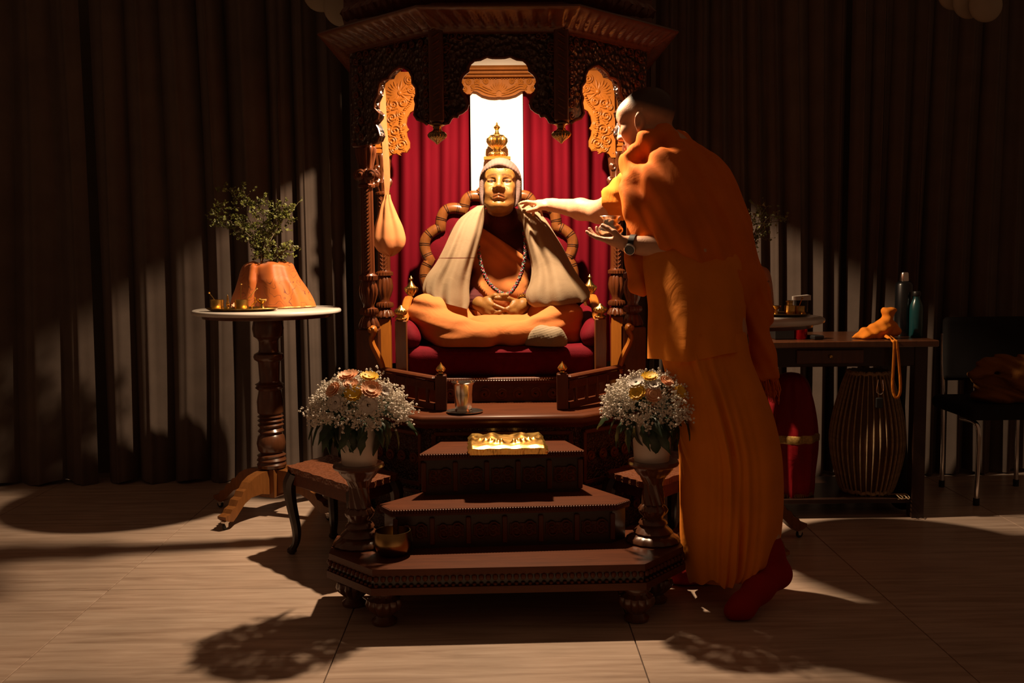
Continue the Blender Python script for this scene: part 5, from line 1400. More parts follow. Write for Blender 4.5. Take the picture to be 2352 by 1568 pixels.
# red satin covered drum
CX2 = float(at(1815, 990, 4.40)[0]); kd = 4.40 / F
T = thing('covered_drum', (CX2, 4.40, zsh), 'drum under a red satin cover with a gold band below the long table', 'drum')
cp_ = [(1130, 52), (1110, 55), (1060, 58), (1010, 60), (950, 56), (900, 48), (865, 36), (850, 20), (846, 2)]
rings = []; th = np.linspace(0, 2 * math.pi, 72, endpoint=False)
for y, r in spline(np.array(cp_, float), 30):
    f = 1 + .05 * np.sin(th * 9 + y * .01) + .03 * np.sin(th * 15 - y * .02); rings.append(np.stack([CX2 + max(r, 1) * kd * np.cos(th) * f, 4.40 + max(r, 1) * kd * np.sin(th) * f, np.full(72, zsh + (1130 - y) * kd)], 1))
G().loft(np.array(rings)).obj('satin_cover', M['redcloth'], T)
rb = []
for y in (1006, 1002, 990, 986):
    f = 1 + .05 * np.sin(th * 9 + y * .01) + .03 * np.sin(th * 15 - y * .02); q = 61.5 if y in (1002, 990) else 59; rb.append(np.stack([CX2 + q * kd * np.cos(th) * f, 4.40 + q * kd * np.sin(th) * f, np.full(72, zsh + (1130 - y) * kd)], 1))
G().loft(np.array(rb), cap=False).obj('gold_band', M['trimgold'], T)
g = G()
for k in range(40):
    a = 3.6 + 2.2 * k / 40; p = A3(CX2 + 53 * kd * math.cos(a), 4.40 + 53 * kd * math.sin(a), zsh + .016); g.tube([p, p + A3(.002 * math.sin(k * 3), -.004, -.015)], .0016, 4)
g.obj('fringe', M['trimgold'], T)
# tall dark instrument case leaning before the table leg
cf = atz(2085, 1178, 0)
kc = cf[1] / F
T = thing('instrument_case', (cf[0], cf[1] + .03, 0), 'tall narrow black instrument case standing by the table leg', 'case')
g = Field((cf[0] - .12, cf[1] - .10, 0), (cf[0] + .12, cf[1] + .16, .62), .007)
g.cap((cf[0] - .02, cf[1] + .05, .10), (cf[0] - .03, cf[1] + .07, .54), .042, .026, .02).ell((cf[0] - .005, cf[1] + .045, .07), (.062, .055, .065), k=.03)
g.obj('case_body', M['blackcloth'], T)
th = np.linspace(0, 2 * math.pi, 24, endpoint=False)
q = at(2022, 915, 4.24)
G().tube(spline([q + A3(-.01, 0, .08), q + A3(-.016, 0, .03), q + A3(0, 0, .018), q + A3(.012, 0, .035), q + A3(.008, 0, .08)], 20), .0018, 5).obj('carry_cord', M['chrome'], T)
G().box(q + A3(.0, .01, -.02), (.030, .012, .045), bev=.004).obj('buckle', M['black'], T)
# black chair with chrome legs and a crumpled cloth on its seat
cf = atz(2242, 1160, 0); CHX, CHY = cf[0], cf[1]
T = thing('chair', (CHX + .17, CHY + .2, 0), 'black upholstered chair with chrome tube legs at the right edge', 'chair')
zseat = Z(948, CHY + .02, 2242)
xa0, xa1 = float(at(2166, 800, CHY + .38)[0]), float(at(2345, 800, CHY + .38)[0])
def rbox(lo, hi, r, name, mat):
    lo, hi = np.array(lo), np.array(hi); c_ = (lo + hi) / 2; h_ = (hi - lo) / 2
    f = Field(lo - .02, hi + .02, .008)
    f.op(lambda x, y, z: np.sqrt(np.maximum(np.abs(x - c_[0]) - h_[0] + r, 0) ** 2 + np.maximum(np.abs(y - c_[1]) - h_[1] + r, 0) ** 2 + np.maximum(np.abs(z - c_[2]) - h_[2] + r, 0) ** 2) - r, lo - .02, hi + .02)
    return f.obj(name, mat, T)
rbox((CHX - .05, CHY - .03, zseat - .03), (CHX + .40, CHY + .40, zseat + .035), .028, 'seat', M['blackcloth'])
zbk = Z(727, CHY + .38, 2250)
rbox((xa0, CHY + .36, zseat + .10), (xa0 + .40, CHY + .41, zbk), .022, 'backrest', M['blackcloth'])
for x in (CHX, CHX + .36):
    G().tube(spline([(x - .035, CHY + .10, zseat - .035), (x - .012, CHY + .02, zseat - .04), (x, CHY + .0, zseat - .08), (x + .002, CHY, zseat * .5), (x, CHY, .03)], 24), .0105, 10).obj('leg', M['chrome'], T)
    G().lathe([(.013, 0), (.014, .003), (.0135, .032), (.0005, .034)], 14, (x, CHY, 0)).obj('leg_cap', M['rubber'], T)
    G().tube(spline([(x, CHY + .36, .03), (x, CHY + .37, zseat - .04), (x, CHY + .39, zseat + .2), (x, CHY + .395, zbk - .08)], 16), .0105, 10).obj('rear_leg', M['chrome'], T)
    G().lathe([(.013, 0), (.0135, .032), (.0005, .034)], 14, (x, CHY + .36, 0)).obj('leg_cap', M['rubber'], T)
YT = CHY + .08
fl_ = Field((CHX - .02, YT - .10, zseat + .03), (CHX + .44, YT + .22, zseat + .26), .007)
def pq(x, y, d=0.): return at(x, y, YT + d)
zs0 = zseat + .036
fl_.chain([pq(2236, 862), pq(2270, 838), pq(2310, 832), pq(2352, 840), pq(2390, 850)], [.024, .034, .034, .04, .03], .03).chain([pq(2240, 868, .03), pq(2280, 880, .06), pq(2340, 870, .06)], [.024, .05, .05], .03).chain([pq(2310, 850), pq(2340, 870, -.03), pq(2360, 895, -.05)], [.03, .03, .02], .03)
fl_.ell((CHX + .16, YT + .04, zs0 + .03), (.14, .09, .05), k=.03)
fl_.disp(lambda x, y, z: .005 * np.sin(x * 34 + z * 120 + 18 * y + 1.5 * np.sin(x * 22)) + .002 * np.sin(x * 60 + z * 210 - 30 * y))
fl_.clip(lambda x, y, z: (z - zs0) + 0 * x + 0 * y)
T2 = thing('folded_cloth', (CHX + .16, YT + .04, zs0), 'crumpled saffron cloth lying on the black chair seat', 'cloth')
fl_.obj('cloth_pile', M['towel'], T2)
# ------------------------------------------------------------------ heads and hands (implicit)
SDY = .15
def sat(px, py, Y): return at(px, py, Y + SDY)
def add_head(f, c, R, s, aged=False, ears=True, neck=None):
    W = lambda x, y, z: np.array(c) + R @ (A3(x, y, z) * s)
    e = lambda p, r, k=.012, sub=False, RR=None: f.ell(W(*p), np.array(r) * s, R if RR is None else R @ RR, k * s, sub)
    cp = lambda p, q, r1, r2=None, k=.010, sub=False: f.cap(W(*p), W(*q), r1 * s, (r1 if r2 is None else r2) * s, k * s, sub)
    e((-.014, 0, .036), (.099, .076, .088)); e((.028, 0, -.028), (.064, .061 if aged else .063, .088), .03); e((.055, 0, .045), (.045, .058, .045), .03)
    e((.058, 0, -.098), (.030, .034, .024), .025)
    for y in (-1, 1):
        cp((.0, y * (.056 if aged else .058), -.045), (.05, y * (.025 if aged else .030), -.098), .016, .016, .03)
        e((.058, y * .043, -.016), (.026, .022, .022), .02)
        e((.088, y * .031, .004), (.014, .0175, .0105) if aged else (.016, .020, .013), .008, True)
        e((.0735, y * .031, .004), (.0150, .0150, .0140), .003)
        cp((.082, y * .014, .026), (.070, y * .050, .024), .0105, .008, .012)
        cp((.0862, y * .016, .0098 if aged else .0125), (.0815, y * .046, .0080 if aged else .0105), .0050 if aged else .0038, .0046 if aged else .0034, .004)       # upper lid
        cp((.0850, y * .018, -.0055), (.0805, y * .044, -.0055), .0030, .0030, .004)    # lower lid
    cp((.088, 0, .020), (.108, 0, -.024), .0085, .0120, .010); e((.105, 0, -.026), (.013, .014, .0105), .006)
    for y in (-1, 1):
        e((.098, y * (.0175 if aged else .014), -.030), (.014, .0110 if aged else .0095, .0090), .008)
        e((.103, y * .008, -.0375), (.004, .0035, .004), .002, True)
    if aged: e((.072, 0, -.050), (.024, .034, .022), .02)
    zc = -.007 if aged else -.001
    for y in (-1, 1):
        cp((.0955, 0, -.0585), (.084, y * .025, -.0600 + zc), .0070, .004, .005); cp((.0925, 0, -.0710), (.082, y * .022, -.0670 + zc), .0080, .0045, .005)
        cp((.102, 0, -.0645), (.088, y * .026, -.0635 + zc), .0022, .0020, .003, True)
    e((.074, 0, -.100), (.020, .022, .018), .012)
    if aged:
        for y in (-1, 1):
            e((.078, y * .032, -.0145), (.010, .018, .0065), .004); cp((.089, y * .017, -.0215), (.070, y * .048, -.0155), .0022, .0022, .003, True)
            cp((.098, y * .023, -.026), (.078, y * .042, -.070), .0030, .0024, .008, True)
            cp((.074, y * .042, -.048), (.056, y * .047, -.080), .013, .012, .03)
            cp((.075, y * .032, -.078), (.066, y * .033, -.098), .0026, .0026, .004, True)
            e((.040, y * .036, -.088), (.024, .016, .018), .02)
        cp((.084, -.018, -.0845), (.084, .018, -.0845), .0034, .0034, .006, True)
        for z in (.050, .060): cp((.094, -.030, z), (.094, .030, z), .0014, .0014, .002, True)
    if ears:
        for y in (-1, 1):
            RE = rot('Z', y * 22) @ rot('Y', -8); k_ = 1.12 if aged else 1.0
            e((-.006, y * .079, -.004), (.019 * k_, .010, .034 * k_), .006, False, RE); e((-.002, y * .090, -.001), (.011, .007, .021), .004, True, RE); e((.002, y * .075, -.030 * k_), (.009, .006, .011 * k_), .005)
    if neck is not None: f.cap(W(-.022, 0, -.05), neck[0], .056 * s, neck[1], .03)
    return W
def add_hand(f, wrist, R, s, curls, side=1, spread=(.10, .03, -.05, -.14), thumb=((.45, .8, -.25), (.8, .45, -.3)), k=.006, thick=1.):
    """R columns: along the fingers, towards the thumb, back of the hand"""
    a, l, b = R[:, 0], R[:, 1], R[:, 2]; w_ = np.array(wrist, float)
    P = lambda x, y, z: w_ + (a * x + l * y + b * z) * s
    f.ell(P(.048, 0, 0), A3(.050, .040, .0165) * s, R, .012); f.cap(P(-.01, 0, 0), P(.03, .004, 0), .024 * s, .024 * s, .015)
    f.ell(P(.030, .028, -.006), A3(.030, .018, .016) * s, R, .010)
    out = []
    for i, (off, ln, rd) in enumerate(zip((.030, .010, -.010, -.029), ((.044, .028, .022), (.048, .031, .023), (.044, .029, .022), (.034, .022, .019)), (.0092, .0094, .0088, .0078))):
        p = P(.086 - (.008 if i == 3 else 0) - (.003 if i == 0 else 0), off, .001); ang = 0.
        f.cap(P(.03, off * .7, 0), p, .010 * s, rd * 1.08 * s, .008)
        for j, L_ in enumerate(ln):
            ang += math.radians(curls[i][j]); d = nrm(a * math.cos(ang) - b * math.sin(ang) + l * spread[i] * math.cos(ang))
            q = p + d * L_ * s; f.cap(p, q, rd * (1 - .08 * j) * s * thick, rd * (1 - .08 * (j + 1)) * s * thick, .0025); p = q
        out.append(p)
    p = P(.018, .030, -.004)
    for j, (d, L_, r) in enumerate(zip((thumb[0], thumb[1], thumb[1]), (.042, .032, .024), (.0125, .0108, .0100))):
        dd = nrm(a * d[0] + l * d[1] + b * d[2]); q = p + dd * L_ * s; f.cap(p, q, r * s, r * .92 * s, .005); p = q
    out.append(p); return out
def region(V, W, c, R, s):
    return ((V - np.array(c)) @ R) / s

# ------------------------------------------------------------------ the seated statue
SXc = float(sat(1148, 600, 4.35)[0])
STA = thing('seated_statue', (SXc, 4.50, zs), 'life size painted statue of an elderly man seated cross-legged in shawl and knit cap', 'statue')
hc_ = sat(1149, 433, 4.32); hR = frame(A3(-.05, -.965, .27), (0.02, 0, 1)); hs = 1.0
SKN = A3(.215, .098, .021)
f = Field((SXc - .36, 3.98 + SDY, zs + .0), (SXc + .36, 4.60 + SDY, 1.62), .0028)
neck0 = sat(1150, 512, 4.42)
add_head(f, hc_, hR, hs, aged=True, neck=(neck0, .058))
f.ell(sat(1150, 575, 4.43), (.140, .095, .15), k=.03).ell(sat(1150, 670, 4.42), (.135, .10, .11), k=.04).cap(neck0, sat(1150, 540, 4.44), .06, .09, .03)
# arms hidden in the sleeves, hands clasped in the lap
wl_, wr_ = sat(1104, 701, 4.15), sat(1200, 701, 4.15)
f.chain([sat(1065, 545, 4.44), sat(1040, 650, 4.38), wl_], [.055, .045, .028], .02).chain([sat(1235, 545, 4.44), sat(1262, 650, 4.38), wr_], [.055, .045, .028], .02)
cl = [(34, 36, 16), (36, 38, 18), (38, 40, 18), (40, 42, 20)]
def ortho(Q):
    u_, _, v_ = np.linalg.svd(np.stack(Q, 1)); return u_ @ v_
for sg, w_, off in ((1, wl_, A3(0, 0, .004)), (-1, wr_, A3(0, 0, -.006))):
    add_hand(f, w_ + off, ortho([nrm(A3(sg * .52, -.66, -.40)), nrm(A3(sg * .30, -.10, .92)), nrm(A3(-sg * .72, -.62, .22))]), 1.0, cl, thumb=((.62, .70, -.30), (.80, .45, -.35)), spread=(.05, .02, -.02, -.06), k=.004)
def statue_col(V):
    q = region(V, None, hc_, hR, hs); C = np.tile(SKN, (len(V), 1)); x, y, z = q.T
    n1 = np.sin(V[:, 0] * 160) * np.sin(V[:, 2] * 130 + 1) * .5 + .5
    C *= (.88 + .16 * n1)[:, None]
    for sy in (-1, 1):
        ex, ey, ez = x - .0735, y - sy * .031, z - .004
        eye = (np.sqrt(ex ** 2 + ey ** 2 + ez ** 2) < .0168) & (ex > .004) & (np.abs(ez) < .0065)
        C[eye] = (.10, .045, .018)
        ir = eye & (np.sqrt(ey ** 2 + ez ** 2) < .0062); C[ir] = (.02, .012, .008)
        lid = (np.abs(ez - .0085) < .0022) & (np.abs(ey) < .016) & (x > .06); C[lid] *= .55
        br = (np.abs(z - .0285 + .10 * (np.abs(y) - .03) ** 2 * 60) < .0045) & (np.abs(y - sy * .032) < .020) & (x > .05); C[br] *= .52
    lip = (np.abs(z + .0645 + 7. * y ** 2) < .012) & (np.abs(y) < .026) & (x > .076); C[lip] = C[lip] * A3(.75, .50, .50)
    return C
body = f.obj('figure', M['statue_skin'], STA, color=statue_col)
# knit cap ---------------------------------------------------------------
f = Field(hc_ - .17, hc_ + .19, .0035)
Wh = lambda x, y, z: hc_ + hR @ (A3(x, y, z) * hs)
f.ell(Wh(-.010, 0, .034), A3(.119, .092, .101) * hs, hR, 0).ell(Wh(-.026, 0, -.035), A3(.080, .091, .084) * hs, hR, .03)
def hl(x, y, z): return [((x - hc_[0]) * hR[0, i] + (y - hc_[1]) * hR[1, i] + (z - hc_[2]) * hR[2, i]) / hs for i in range(3)]
def opening(x, y, z):
    a, b, c = hl(x, y, z); return (.020 + 2.2 * np.maximum(c - .034, 0) + .25 * np.maximum(-c - .03, 0) - a) * .45
f.op(opening, hc_ - .17, hc_ + .19, .004, True)
rim = []
for t in np.linspace(-35, 215, 46):
    a = math.radians(t); yy, zz = .080 * math.cos(a), -.008 + .080 * math.sin(a) if math.sin(a) > 0 else -.008 + .135 * math.sin(a)
    rim.append(Wh(.020 + 1.88 * max(zz - .034, 0) * (1 - .25 * abs(yy) / .08) + .012 * max(0, math.sin(a)), yy, zz))
for a_, b_ in zip(rim, rim[1:]): f.cap(a_, b_, .0075 * hs, .0075 * hs, .008)
def ribs(x, y, z):
    a, b, c = hl(x, y, z)
    return .0005 * np.sin(np.arctan2(b, c + .03 + .35 * a) * 64)
f.disp(ribs)
f.clip(lambda x, y, z: (lambda a, b, c: c + .078 + .55 * a)(*hl(x, y, z)))
f.ell(hc_ + hR @ (A3(.03, 0, -.02) * hs), A3(.070, .070, .098) * hs, hR, .003, True)
f.obj('knit_cap', M['hatwool'], STA, keep=None)
# sweater with roll neck and cuffs -----------------------------------------
f = Field((SXc - .34, 4.08 + SDY, zs + .04), (SXc + .34, 4.62 + SDY, Z(470, 4.4)), .005)
f.ell(sat(1150, 575, 4.43), (.148, .103, .158), k=.03).ell(sat(1150, 670, 4.42), (.143, .108, .118), k=.04).cap(neck0, sat(1150, 540, 4.44), .068, .10, .03)
f.cap(sat(1152, 512, 4.40), sat(1152, 498, 4.385), .074, .071, .006)
f.clip(lambda x, y, z: -(z - Z(482, 4.5) - .25 * (y - 4.48)) + 0 * x)
f.chain([sat(1065, 545, 4.44), sat(1040, 650, 4.38), wl_ + (sat(1040, 650, 4.38) - wl_) * .16], [.065, .055, .038], .02).chain([sat(1235, 545, 4.44), sat(1262, 650, 4.38), wr_ + (sat(1262, 650, 4.38) - wr_) * .16], [.065, .055, .038], .02)
f.disp(lambda x, y, z: .0012 * np.sin(np.arctan2(x - SXc, 4.40 + SDY - y) * 60) * (z > Z(515, 4.38)) + .0012 * np.sin(z * 420) * (z < Z(660, 4.2)))
f.obj('roll_neck_sweater', M['maroon'], STA)
# apricot robe: diagonal wrap over the chest -------------------------------
f = Field((SXc - .30, 4.20 + SDY, zs), (SXc + .30, 4.62 + SDY, Z(505, 4.4)), .005)
f.ell(sat(1150, 575, 4.43), (.155, .116, .166), k=.03).ell(sat(1150, 670, 4.42), (.152, .124, .126), k=.04).ell(sat(1100, 540, 4.42), (.07, .09, .06), k=.04)
p1, p2 = sat(1108, 521, 4.31), sat(1218, 594, 4.31); dv = nrm(p2 - p1); nv = A3(-dv[2], 0, dv[0]); nv = nv if nv[2] > 0 else -nv
nv = nrm(nv + A3(0, .10, 0))
f.disp(lambda x, y, z: .0050 * np.sin(((x - p1[0]) * nv[0] + (z - p1[2]) * nv[2]) * 150 + 1.5 * np.sin(x * 18)) * np.exp(-np.maximum(0, -((x - p1[0]) * nv[0] + (z - p1[2]) * nv[2])) / .05) + .0040 * np.sin(x * 42 + z * 34 + 1.5 * np.sin(z * 20)))
f.clip(lambda x, y, z: -((x - p1[0]) * nv[0] + (y - p1[1]) * nv[1] + (z - p1[2]) * nv[2]))
f.obj('chest_robe', M['robe'], STA)
# crossed legs in the same cloth ---------------------------------------------
f = Field((SXc - .46, 3.90, zs - .01), (SXc + .46, 4.62 + SDY, zs + .26), .005)
def lp_(x, y, Y): return at(x, y, Y + (SDY if Y > 4.4 else .05))
f.chain([lp_(1085, 735, 4.46), lp_(1030, 722, 4.30), lp_(986, 724, 4.17), lp_(1030, 757, 4.07), lp_(1110, 768, 4.02)], [.095, .085, .078, .060, .045], .05)
f.chain([lp_(1215, 735, 4.46), lp_(1258, 722, 4.30), lp_(1290, 730, 4.18), lp_(1250, 757, 4.08), lp_(1180, 768, 4.03)], [.095, .085, .076, .055, .045], .05)
f.ell(lp_(1150, 752, 4.22), (.16, .14, .062), k=.05).ell(lp_(1148, 765, 4.06), (.10, .05, .045), k=.04)
f.chain([lp_(1000, 752, 4.12), lp_(1040, 775, 4.03), lp_(1110, 778, 4.00)], [.055, .050, .040], .04).chain([lp_(1310, 755, 4.16), lp_(1315, 775, 4.15)], [.045, .035], .03)
def lfold(x, y, z):
    sgn = np.sign(x - SXc); r1 = (x - SXc) * sgn
    return (.0042 * np.sin(74 * (z - zs) + 9 * r1 + 1.8 * np.sin(r1 * 13 + sgn)) + .0016 * np.sin(150 * (z - zs) - 8 * r1 + 2.0 * np.sin(r1 * 11))) * np.clip((r1 - .05) / .12, .1, 1) * np.clip((z - zs - .015) / .05, .1, 1)
f.disp(lfold); f.clip(lambda x, y, z: (z - zs - .001) + 0 * x + 0 * y)
# hollow for the sock
f.obj('leg_robe', M['robe'], STA, smooth_it=2)
f = Field(at(1205, 805, 4.05) - A3(0, .08, .02), at(1305, 740, 4.05) + A3(.02, .12, .02), .004)
f.chain([at(1218, 783, 4.08), at(1245, 773, 4.05), at(1275, 776, 4.03), at(1288, 785, 4.03)], [.030, .042, .040, .026], .02)
f.disp(lambda x, y, z: .0010 * np.sin(z * 900 + x * 200)); f.clip(lambda x, y, z: (z - zs - .002) + 0 * x + 0 * y)
f.obj('sock', M['sock'], STA)
# beige shawl: two hanging sides joined behind the neck ----------------------
def drapery(tab, n=30, seg=64, nf=9, amp=.10, seed=1, slope=(0, 0)):
    S_ = spline(np.array(tab, float), n); rings = []; r = random.Random(seed); ph = [r.uniform(0, 6) for _ in range(4)]
    th = np.linspace(0, 2 * math.pi, seg, endpoint=False)
    for k, (py, a, b, Y, ry) in enumerate(S_):
        t = k / (n - 1); pa, pb = sat(a, py, Y), sat(b, py, Y); c = (pa + pb) / 2; rx = (pb[0] - pa[0]) / 2
        fo = 1 + amp * (.25 + .75 * t) * (np.sin(th * nf + ph[0] + 1.6 * t) + .5 * np.sin(th * (nf + 5) + ph[1] - 2 * t))
        sl = slope[0] + (slope[1] - slope[0]) * t
        x = rx * np.cos(th) * (1 + .25 * (fo - 1)); rings.append(np.stack([c[0] + x, Y + ry * np.sin(th) * fo, c[2] + sl * x + .0 * th], 1))
    return np.array(rings)
g = G()
g.loft(drapery([(476, 1098, 1117, 4.43, .035), (490, 1078, 1114, 4.42, .055), (510, 1056, 1112, 4.41, .075), (540, 1040, 1106, 4.38, .090), (575, 1025, 1096, 4.35, .095), (610, 1008, 1086, 4.32, .092), (645, 986, 1080, 4.29, .088), (675, 978, 1080, 4.26, .080), (690, 984, 1076, 4.24, .070)], 34, 72, 6, .17, 4, (0, -.32)))
g.loft(drapery([(470, 1186, 1206, 4.43, .035), (485, 1190, 1226, 4.42, .055), (505, 1197, 1248, 4.41, .075), (540, 1204, 1270, 4.38, .090), (575, 1212, 1290, 4.35, .095), (610, 1219, 1308, 4.32, .095), (640, 1216, 1326, 4.28, .095), (665, 1206, 1345, 4.25, .095), (684, 1210, 1348, 4.23, .085), (694, 1222, 1340, 4.22, .07)], 34, 72, 6, .17, 9, (0, .10)))
bk = spline([sat(1098, 500, 4.43), sat(1120, 492, 4.50), sat(1150, 488, 4.525), sat(1180, 490, 4.50), sat(1203, 496, 4.43)], 24)
g.tube(bk + A3(0, 0, -.015), np.interp(np.linspace(0, 1, 24), [0, .5, 1], [.035, .045, .035]), 16)
bk2 = [spline([sat(x0, y0, 4.44), sat(1100, y0 + 5, 4.54), sat(1150, y0 + 5, 4.56), sat(1200, y0 + 5, 4.54), sat(x1, y0, 4.44)], 24) for x0, x1, y0 in ((1075, 1228, 505), (1045, 1262, 545), (1025, 1290, 600), (1010, 1310, 660), (1005, 1318, 715))]
g.sheet(np.array(bk2), .008)
zl = Z(592, 4.37, 1060) - zs; stripe(M['shawl'], zl + .075 * .0, .0, -.10)
shw = g.obj('beige_shawl', M['shawl'], STA, angle=70)
# garland ---------------------------------------------------------------------
gp = spline([sat(x, y, Y) for x, y, Y in ((1102, 530, 4.315), (1098, 556, 4.298), (1101, 590, 4.29), (1110, 625, 4.285), (1126, 653, 4.28), (1146, 670, 4.275), (1160, 676, 4.272), (1172, 672, 4.275), (1187, 652, 4.285), (1199, 622, 4.29), (1206, 585, 4.298), (1207, 550, 4.305), (1203, 528, 4.32))], 120)
T_ = np.gradient(gp, axis=0); T_ /= np.linalg.norm(T_, axis=1)[:, None]; Sd = np.cross(T_, A3(0, -1, 0)); Sd /= np.linalg.norm(Sd, axis=1)[:, None]
Lg = np.concatenate([[0], np.cumsum(np.linalg.norm(np.diff(gp, axis=0), axis=1))])
for j, mt in enumerate(('beadr', 'beadg', 'ivory')):
    ph = Lg / .030 * 2 * math.pi + j * 2.094
    q = gp + Sd * (.0058 * np.sin(ph))[:, None] + A3(0, -1, 0) * (.004 * np.cos(2 * ph) + .004)[:, None]
    G().tube(q, .0042 if j < 2 else .0032, 6).obj('garland_cord', M[mt], STA)
# wrist chain
ax_ = nrm(sat(1262, 650, 4.38) - wr_); Fm = frame(ax_); th = np.linspace(0, 2 * math.pi, 22, endpoint=False)
for dz in (.020, .034):
    g = G()
    for t in th: g.ball(wr_ + ax_ * dz + (Fm[:, 1] * math.cos(t) + Fm[:, 2] * math.sin(t)) * .036, .0055, 8)
    g.obj('bead_bracelet', M['brassy'], STA)
# ------------------------------------------------------------------ the bending man
MY = 3.34
def mt(px, py, Y): return at(px, py, Y + .14 * min(1, max(0, (900 - py) / 400.)))
MAN = thing('person', (float(mt(1660, 1300, MY)[0]), MY, 0), 'man in saffron robes and red socks bending to touch the statue ear', 'person')
mh = mt(1484, 283, 3.58); mR = frame(A3(-.84, .48, -.20), (-.10, .05, 1)); ms = 1.0
f = Field((-.02, 3.04, -.01), (1.12, 4.48, 1.78), .0053)
neck1 = mt(1535, 345, 3.58)
Wm = add_head(f, mh, mR, ms, neck=(neck1, .066))
pel = mt(1640, 760, 3.36); che = mt(1575, 450, 3.52)
f.chain([pel, mt(1620, 640, 3.42), che, mt(1545, 375, 3.57), neck1], [.105, .10, .115, .075, .055], .05)
# reaching arm
sh2 = mt(1468, 430, 3.66); el2 = mt(1378, 487, 3.88); wr2 = mt(1270, 471, 4.09)
f.chain([che, sh2], [.08, .060], .04).chain([sh2, el2], [.056, .043], .02).chain([el2, (el2 * .6 + wr2 * .4), wr2], [.043, .041, .026], .02)
d2 = nrm(mt(1194, 456, 4.25) - wr2); b2 = A3(.25, -.42, .87); b2 = nrm(b2 - d2 * np.dot(b2, d2)); l2 = np.cross(b2, d2)
Rr = np.stack([d2, -l2 if np.dot(l2, A3(0, -1, 0)) < 0 else l2, b2], 1)
Rr[:, 1] = nrm(np.cross(b2, d2)); 
if Rr[1, 1] > 0: Rr[:, 1] *= -1
add_hand(f, wr2, Rr, .98, [(2, 10, 8), (8, 16, 10), (30, 40, 20), (38, 50, 24)], thumb=((.85, .30, -.40), (.95, .02, -.28)), spread=(.0, .0, .0, -.01))
# near arm with the pot
sh1 = mt(1560, 420, 3.38); el1 = mt(1612, 575, 3.31); wr1 = mt(1446, 562, 3.40)
f.chain([che, sh1], [.08, .058], .04).chain([sh1, el1], [.052, .044], .02).chain([el1, el1 * .6 + wr1 * .4, wr1], [.045, .042, .030], .02)
d1 = nrm(mt(1380, 553, 3.46) - wr1); b1 = A3(0, -.30, -.95); b1 = nrm(b1 - d1 * np.dot(b1, d1)); l1 = nrm(np.cross(b1, d1)); l1 = l1 if l1[1] < 0 else -l1
add_hand(f, wr1 + A3(0, 0, .002), np.stack([d1, l1, b1], 1), .92, [(4, 12, 10), (8, 22, 14), (14, 30, 18), (20, 34, 20)], thumb=((.70, .48, -.52), (.93, .05, -.35)), spread=(.02, .0, -.01, -.03))
# legs
n_toe = atz(1690, 1400, .03); n_heel = mt(1783, 1318, 3.24); n_ank = mt(1766, 1265, 3.24)
f_toe = atz(1566, 1322, .03); f_heel = atz(1655, 1312, .035)
f.chain([pel, mt(1705, 1000, 3.28), n_ank, n_heel], [.09, .06, .042, .034], .03).chain([pel, mt(1625, 1010, 3.42), f_heel + A3(.0, 0, .10), f_heel], [.09, .06, .042, .035], .03)
f.chain([n_heel, n_toe], [.034, .026], .02).chain([f_heel, f_toe], [.035, .026], .02)
SK2 = A3(.60, .31, .18)
def man_col(V):
    q = region(V, None, mh, mR, ms); C = np.tile(SK2, (len(V), 1)); x, y, z = q.T
    scalp = np.clip((z * .8 - x * .42 - .030 + .05 * np.clip(-x - .02, 0, 1)) / .035, 0, 1) * (np.abs(x) < .2) * (z > -.07) * (np.abs(y) < .12)
    ear = (np.abs(y) > .070) & (np.abs(x) < .025) & (np.abs(z) < .045); scalp = np.where(ear, 0, scalp)
    C = C * (1 - scalp[:, None]) + A3(.055, .032, .022) * scalp[:, None]
    br = (np.abs(z - .030) < .006) & (x > .05) & (np.abs(np.abs(y) - .03) < .022); C[br] *= .4
    jaw = np.clip((-z - .045) / .02, 0, 1) * (x > .0) * (z > -.14) * (np.abs(y) < .09); C *= (1 - .28 * jaw)[:, None]
    lip = (np.abs(z + .064) < .010) & (x > .078) & (np.abs(y) < .025); C[lip] *= A3(.85, .6, .6)
    return C
f.obj('body', M['skin'], MAN, color=man_col)
# red socks
def sock(pts, rs, floor_clip):
    lo = np.min(pts, 0) - .09; hi = np.max(pts, 0) + .09; f = Field(lo, hi, .005)
    f.chain(pts, rs, .03); return f
f = sock([n_ank + A3(-.022, .01, .10), n_ank, n_heel + A3(.004, .004, 0), (n_heel * .55 + n_toe * .45) + A3(0, 0, .004), n_toe + A3(.02, .006, .008), n_toe - A3(.012, .004, .004)], [.044, .043, .042, .042, .038, .026], True)
f.clip(lambda x, y, z: (z - .001) + 0 * x + 0 * y); f.obj('sock', M['redsock'], MAN)
f = sock([f_heel + A3(.0, 0, .22), f_heel + A3(0, 0, .10), f_heel + A3(.005, 0, .012), (f_heel * .5 + f_toe * .5) + A3(0, 0, .012), f_toe + A3(.01, 0, .010), f_toe - A3(.02, -.005, .004)], [.052, .050, .046, .042, .036, .024], True)
f.clip(lambda x, y, z: (z - .001) + 0 * x + 0 * y); f.obj('sock', M['redsock'], MAN)
